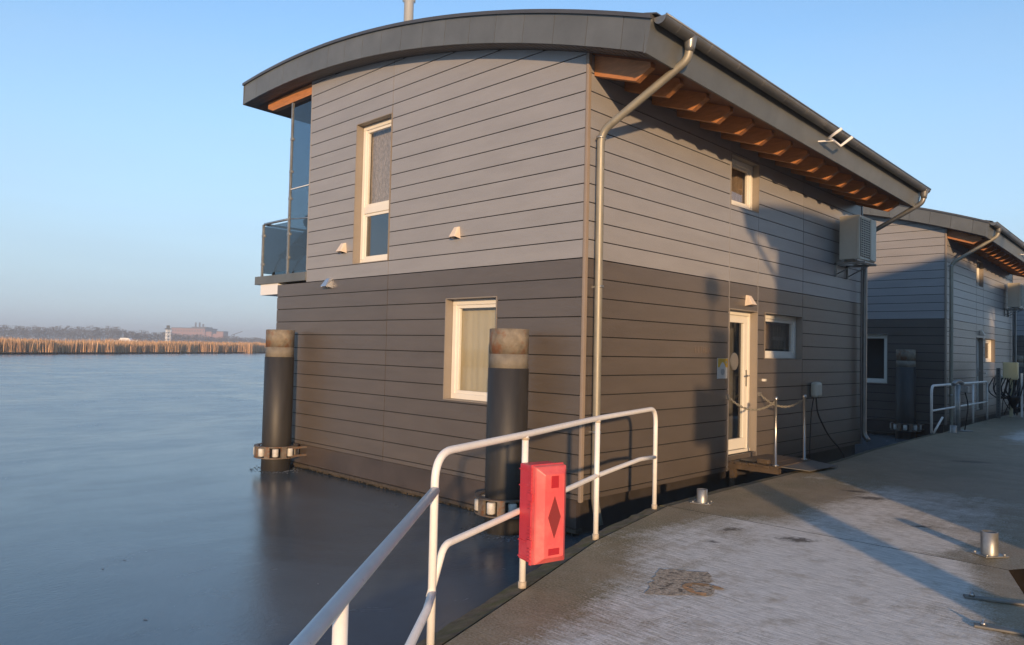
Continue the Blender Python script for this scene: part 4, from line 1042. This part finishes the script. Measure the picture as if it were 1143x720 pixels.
# small debris in the ice
bm = new()
for i in range(9):
    x, y = random.uniform(-5, 1), random.uniform(-5, -.5); s_ = random.uniform(.006, .016); a = random.random() * 3
    bm.faces.new([bm.verts.new((x + s_ * 2 * math.cos(a + q), y + s_ * math.sin(a + q), .004)) for q in (0, 1.3, 2.9, 4.4)])
for cx, cy in ((-.81, -.41), (-6.42, -.37)):
    for i in range(140):
        a = random.uniform(0, 6.28); r_ = .30 + abs(random.gauss(0, .12)); s_ = random.uniform(.008, .03)
        x, y = cx + r_ * math.cos(a), cy + r_ * math.sin(a)
        if y > -.05: continue
        v = [bm.verts.new((x + s_ * math.cos(q * 2.1 + a), y + s_ * math.sin(q * 2.1 + a), .003 + .006 * (q == 1))) for q in range(3)]; bm.faces.new(v)
M['frostbit'] = mat('ice crumbs', (.16, .18, .20), .4)
tag(obj('ice_crumbs', bm, 'frostbit'), 'crushed ice crumbs round the pile feet', 'ice', kind='stuff')

# ------------------------------------------------------------------ far shore
def ray_dir(px):   # horizontal direction through a column of the photograph
    d = CF + CR * ((px - 571.5) / 825.8); d.z = 0; return d.normalized() * 1.0
def far(px, depth):
    d = CF + CR * ((px - 571.5) / 825.8); k_ = depth / 1.0; p = CP + d * k_; return Vector((p.x, p.y, 0))
M['marsh'] = mat('marsh ground', (0.10, 0.07, 0.035), .9, var=.3, vscale=.1)
M['reed'] = mat('dry reed', (0.48, 0.30, 0.165), .8, island=.42, var=.25, vscale=.15)
a, b = Vector((-104.5, 14.7, 0)), Vector((-146, 70, 0)); sh = (b - a).normalized(); nrm = Vector((sh.y, -sh.x, 0))
if nrm.dot(CP - a) > 0: nrm = -nrm
a2 = a - sh * 60; L_ = 230
bm = new(); q = [a2 + nrm * .5, a2 + sh * L_ + nrm * .5, a2 + sh * 1500 + nrm * 1500, a2 - sh * 1500 + nrm * 1500]
q = [a2 - sh * 900 + nrm * 1, a2 + sh * 1600 + nrm * 1, a2 + sh * 1600 + nrm * 1900, a2 - sh * 900 + nrm * 1900]
bm.faces.new([bm.verts.new((v.x, v.y, .25)) for v in q]); tag(obj('marsh', bm, 'marsh'), kind='structure')
bm = new()
from mathutils import noise as mno
for i in range(52000):
    s_ = random.random() * L_; dpt = (random.random() ** 1.6) * 26
    edge = 3.0 * mno.noise(Vector((s_ * .09, 0, 3))) + 1.3 * mno.noise(Vector((s_ * .4, 0, 7)))
    p = a2 + sh * s_ + nrm * (2.2 + edge + dpt)
    h = (1.95 + .35 * mno.noise(Vector((p.x * .08, p.y * .08, 0))) + .45 * mno.noise(Vector((p.x * .35, p.y * .35, 5)))) * random.uniform(.72, 1.10) + .25 * (s_ > 100)
    w_ = random.uniform(.025, .06); an = random.random() * 3.14; dx, dy = math.cos(an) * w_, math.sin(an) * w_
    lx, ly = random.gauss(0, .13), random.gauss(0, .13)
    v = [bm.verts.new(c) for c in ((p.x - dx, p.y - dy, 0), (p.x + dx, p.y + dy, 0), (p.x + dx * .8 + lx * .6, p.y + dy * .8 + ly * .6, h * .75), (p.x + lx, p.y + ly, h), (p.x - dx * .8 + lx * .6, p.y - dy * .8 + ly * .6, h * .75))]
    bm.faces.new(v)
tag(obj('reed_bed', bm, 'reed'), 'wide belt of dry orange reeds along the far shore', 'reeds', kind='stuff')

# wood behind: many twiggy crowns read as one mass
M['wood'] = mat('bare winter wood', (0.085, 0.070, 0.065), .95, island=.35)
bm = new()
def twig_crown(bm, c, rw, h, n):
    for i in range(n):
        u = random.gauss(0, .42); v = random.random() ** .7
        w_ = rw * math.sqrt(max(.05, 1 - (v - .45) ** 2 * 2.6))
        p = c + Vector((random.gauss(0, .4) * w_, random.gauss(0, .4) * w_, h * (.10 + .9 * v)))
        s_ = random.uniform(.3, .7); a_ = random.random() * 6.28
        d1 = Vector((math.cos(a_), math.sin(a_), random.uniform(-.4, .9))) * s_; d2 = Vector((-math.sin(a_) * .5, math.cos(a_) * .5, random.uniform(.4, 1.2))) * s_
        bm.faces.new([bm.verts.new(p), bm.verts.new(p + d1), bm.verts.new(p + d2)])
for px in range(-120, 420, 3):
    for row in range(3):
        dep = 430 + row * 45 + random.uniform(-20, 20) + max(0, px - 150) * .8
        hh = (9.0 if px < 150 else 7.2) * (1 + .28 * mno.noise(Vector((px * .045, row * 3., 1)))) * random.uniform(.75, 1.1)
        if px > 225: hh *= .8
        c = far(px + random.uniform(-2, 2), dep); twig_crown(bm, c, random.uniform(3, 6), hh, 120)
tag(obj('far_woodland', bm, 'wood'), 'hazy bare woodland behind the reeds', 'woodland', kind='stuff')

# factory
F0 = far(192, 720); F1 = far(229, 720); fx = (F1 - F0); Lf = fx.length; fa = math.atan2(fx.y, fx.x)
fac = thing('factory', 'long brick factory with three chimneys on the far shore', 'factory', F0, fa)
bm = new(); box(bm, 0, Lf, 0, 30, 0, 15.2); box(bm, Lf + .05, Lf * 1.18, 2, 28, 0, 12.5); box(bm, Lf * 1.18 + .1, Lf * 1.35, 4, 26, 0, 10.5)
obj('wall', bm, 'factory', fac)
bm = new(); box(bm, -.5, Lf + .5, -.5, 30.5, 15.22, 15.9); box(bm, Lf * .55, Lf * .98, 4, 20, 15.92, 17.0); box(bm, Lf + .6, Lf * 1.19, 1.5, 28.5, 12.52, 13.0); obj('roof', bm, 'factory_roof', fac)
for fxp in (.56, .68, .79):
    bm = new(); lathe(bm, [(.9, 15.0), (.7, 21.5 - (1.5 if fxp > .7 else 0))], Lf * fxp, 12, 12); obj('chimney', bm, 'factory_roof', fac)
bm = new()
for i in range(12):
    for z_ in (3, 7.5, 12): box(bm, Lf * (i + .25) / 12, Lf * (i + .7) / 12, -.06, -.01, z_, z_ + 1.8)
obj('window_band', bm, 'factory_roof', fac)
# lattice tower in front of it
tw = thing('lattice_tower', 'white lattice tower standing in the reeds left of the factory', 'tower', far(188, 300))
bm = new(); Hh = 7.0; hw = .8
for sx in (-1, 1):
    for sy in (-1, 1): tube(bm, [(sx * hw, sy * hw, 0), (sx * hw * .7, sy * hw * .7, Hh)], .13, 6)
for k_ in range(5):
    z0, z1 = Hh * k_ / 5, Hh * (k_ + 1) / 5; w0, w1 = hw * (1 - .3 * k_ / 5), hw * (1 - .3 * (k_ + 1) / 5)
    for sy in (-1, 1): tube(bm, [(-w0, sy * w0, z0), (w1, sy * w1, z1)], .08, 5); tube(bm, [(w0, sy * w0, z0), (-w1, sy * w1, z1)], .08, 5)
    for sx in (-1, 1): tube(bm, [(sx * w0, -w0, z0), (sx * w1, w1, z1)], .08, 5); tube(bm, [(sx * w0, w0, z0), (sx * w1, -w1, z1)], .08, 5)
obj('frame', bm, 'white_metal', tw)
bm = new(); box(bm, -1.0, 1.0, -1.0, 1.0, Hh, Hh + .4); box(bm, -.5, .5, -.5, .5, Hh + .42, Hh + 1.6); obj('platform', bm, 'zinc', tw)
# lower shed right of the factory
sd_ = thing('shed', 'low grey works building to the right of the factory', 'building', far(242, 700), fa)
bm = new(); box(bm, 0, 6.5, 0, 12, 0, 12.3); obj('wall', bm, 'factory', sd_); bm = new(); box(bm, -.3, 6.8, -.3, 12.3, 12.32, 12.9); obj('roof', bm, 'factory_roof', sd_)
# crane jib
cr = thing('crane', 'tiny crane with slanting jib on the horizon right of the factory', 'crane', far(262, 650), fa)
bm = new(); tube(bm, [(0, 0, 0), (0, 0, 9.5)], .35, 6); obj('mast', bm, 'factory_roof', cr)
bm = new(); tube(bm, [(-3, 0, 8.6), (7, 0, 12.4)], .3, 6); obj('jib', bm, 'factory_roof', cr)
# white boat
bo = thing('boat', 'small white boat lying beyond the reeds', 'boat', far(143, 260), fa)
bm = new()
prof = [(-4.5, .55), (-4, 1.2), (2.5, 1.2), (4.6, 1.4), (3.4, .35)]
for w_ in (1,): prism(bm, prof, lambda u, v, d: (u, d, v + .9), -1.3, 1.3)
obj('hull', bm, 'white_metal', bo, bevel=.1)
bm = new(); prism(bm, [(-2.5, 2.11), (-2.0, 3.0), (.8, 3.0), (1.9, 2.11)], lambda u, v, d: (u, d, v), -1.0, 1.0); obj('cabin', bm, 'white_metal', bo)

# garden chair on the balcony
gc = thing('garden_chair', 'dark reclining chair with curved frame behind the balcony glass', 'garden chair', (-7.22, .52, 3.44), R(20))
bm = new()
for sy in (-.25, .25): tube(bm, fillet([(-.55, sy, .02), (-.40, sy, .35), (-.05, sy, .62), (.35, sy, .95), (.45, sy, 1.15)], .3, 6), .02, 8)
tube(bm, [(-.55, -.25, .02), (-.55, .25, .02)], .02, 8); tube(bm, fillet([(.5, -.25, .02), (.25, -.25, .5), (-.1, -.25, .62)], .2), .02, 8); tube(bm, fillet([(.5, .25, .02), (.25, .25, .5), (-.1, .25, .62)], .2), .02, 8)
obj('frame', bm, 'chair', gc)
bm = new(); tube(bm, [(.22, -.2, 1.02), (.22, 0, 1.04), (.22, .2, 1.02)], .15, 12, True, [.13, .17, .13]); obj('headrest', bm, 'chair', gc)
bm = new(); prism(bm, [(-.45, .35), (-.05, .60), (.38, .98), (.36, 1.02), (-.07, .64), (-.46, .39)], lambda u, v, d: (u, d, v), -.23, .23); obj('seat', bm, 'chair', gc)

# ------------------------------------------------------------------ haze
hz = bpy.data.materials.new('haze'); hz.use_nodes = True; nt = hz.node_tree; nt.nodes.clear()
ho = nt.nodes.new('ShaderNodeOutputMaterial'); hv = nt.nodes.new('ShaderNodeVolumePrincipled')
hv.inputs['Color'].default_value = (.72, .85, 1.0, 1); hv.inputs['Density'].default_value = .0011; hv.inputs['Anisotropy'].default_value = 0.0
nt.links.new(hv.outputs[0], ho.inputs['Volume'])
bm = new(); box(bm, -1900, 250, -700, 1500, -1.5, 32)
tag(obj('haze', bm, hz), 'thin winter haze over the lake', 'haze', kind='stuff')
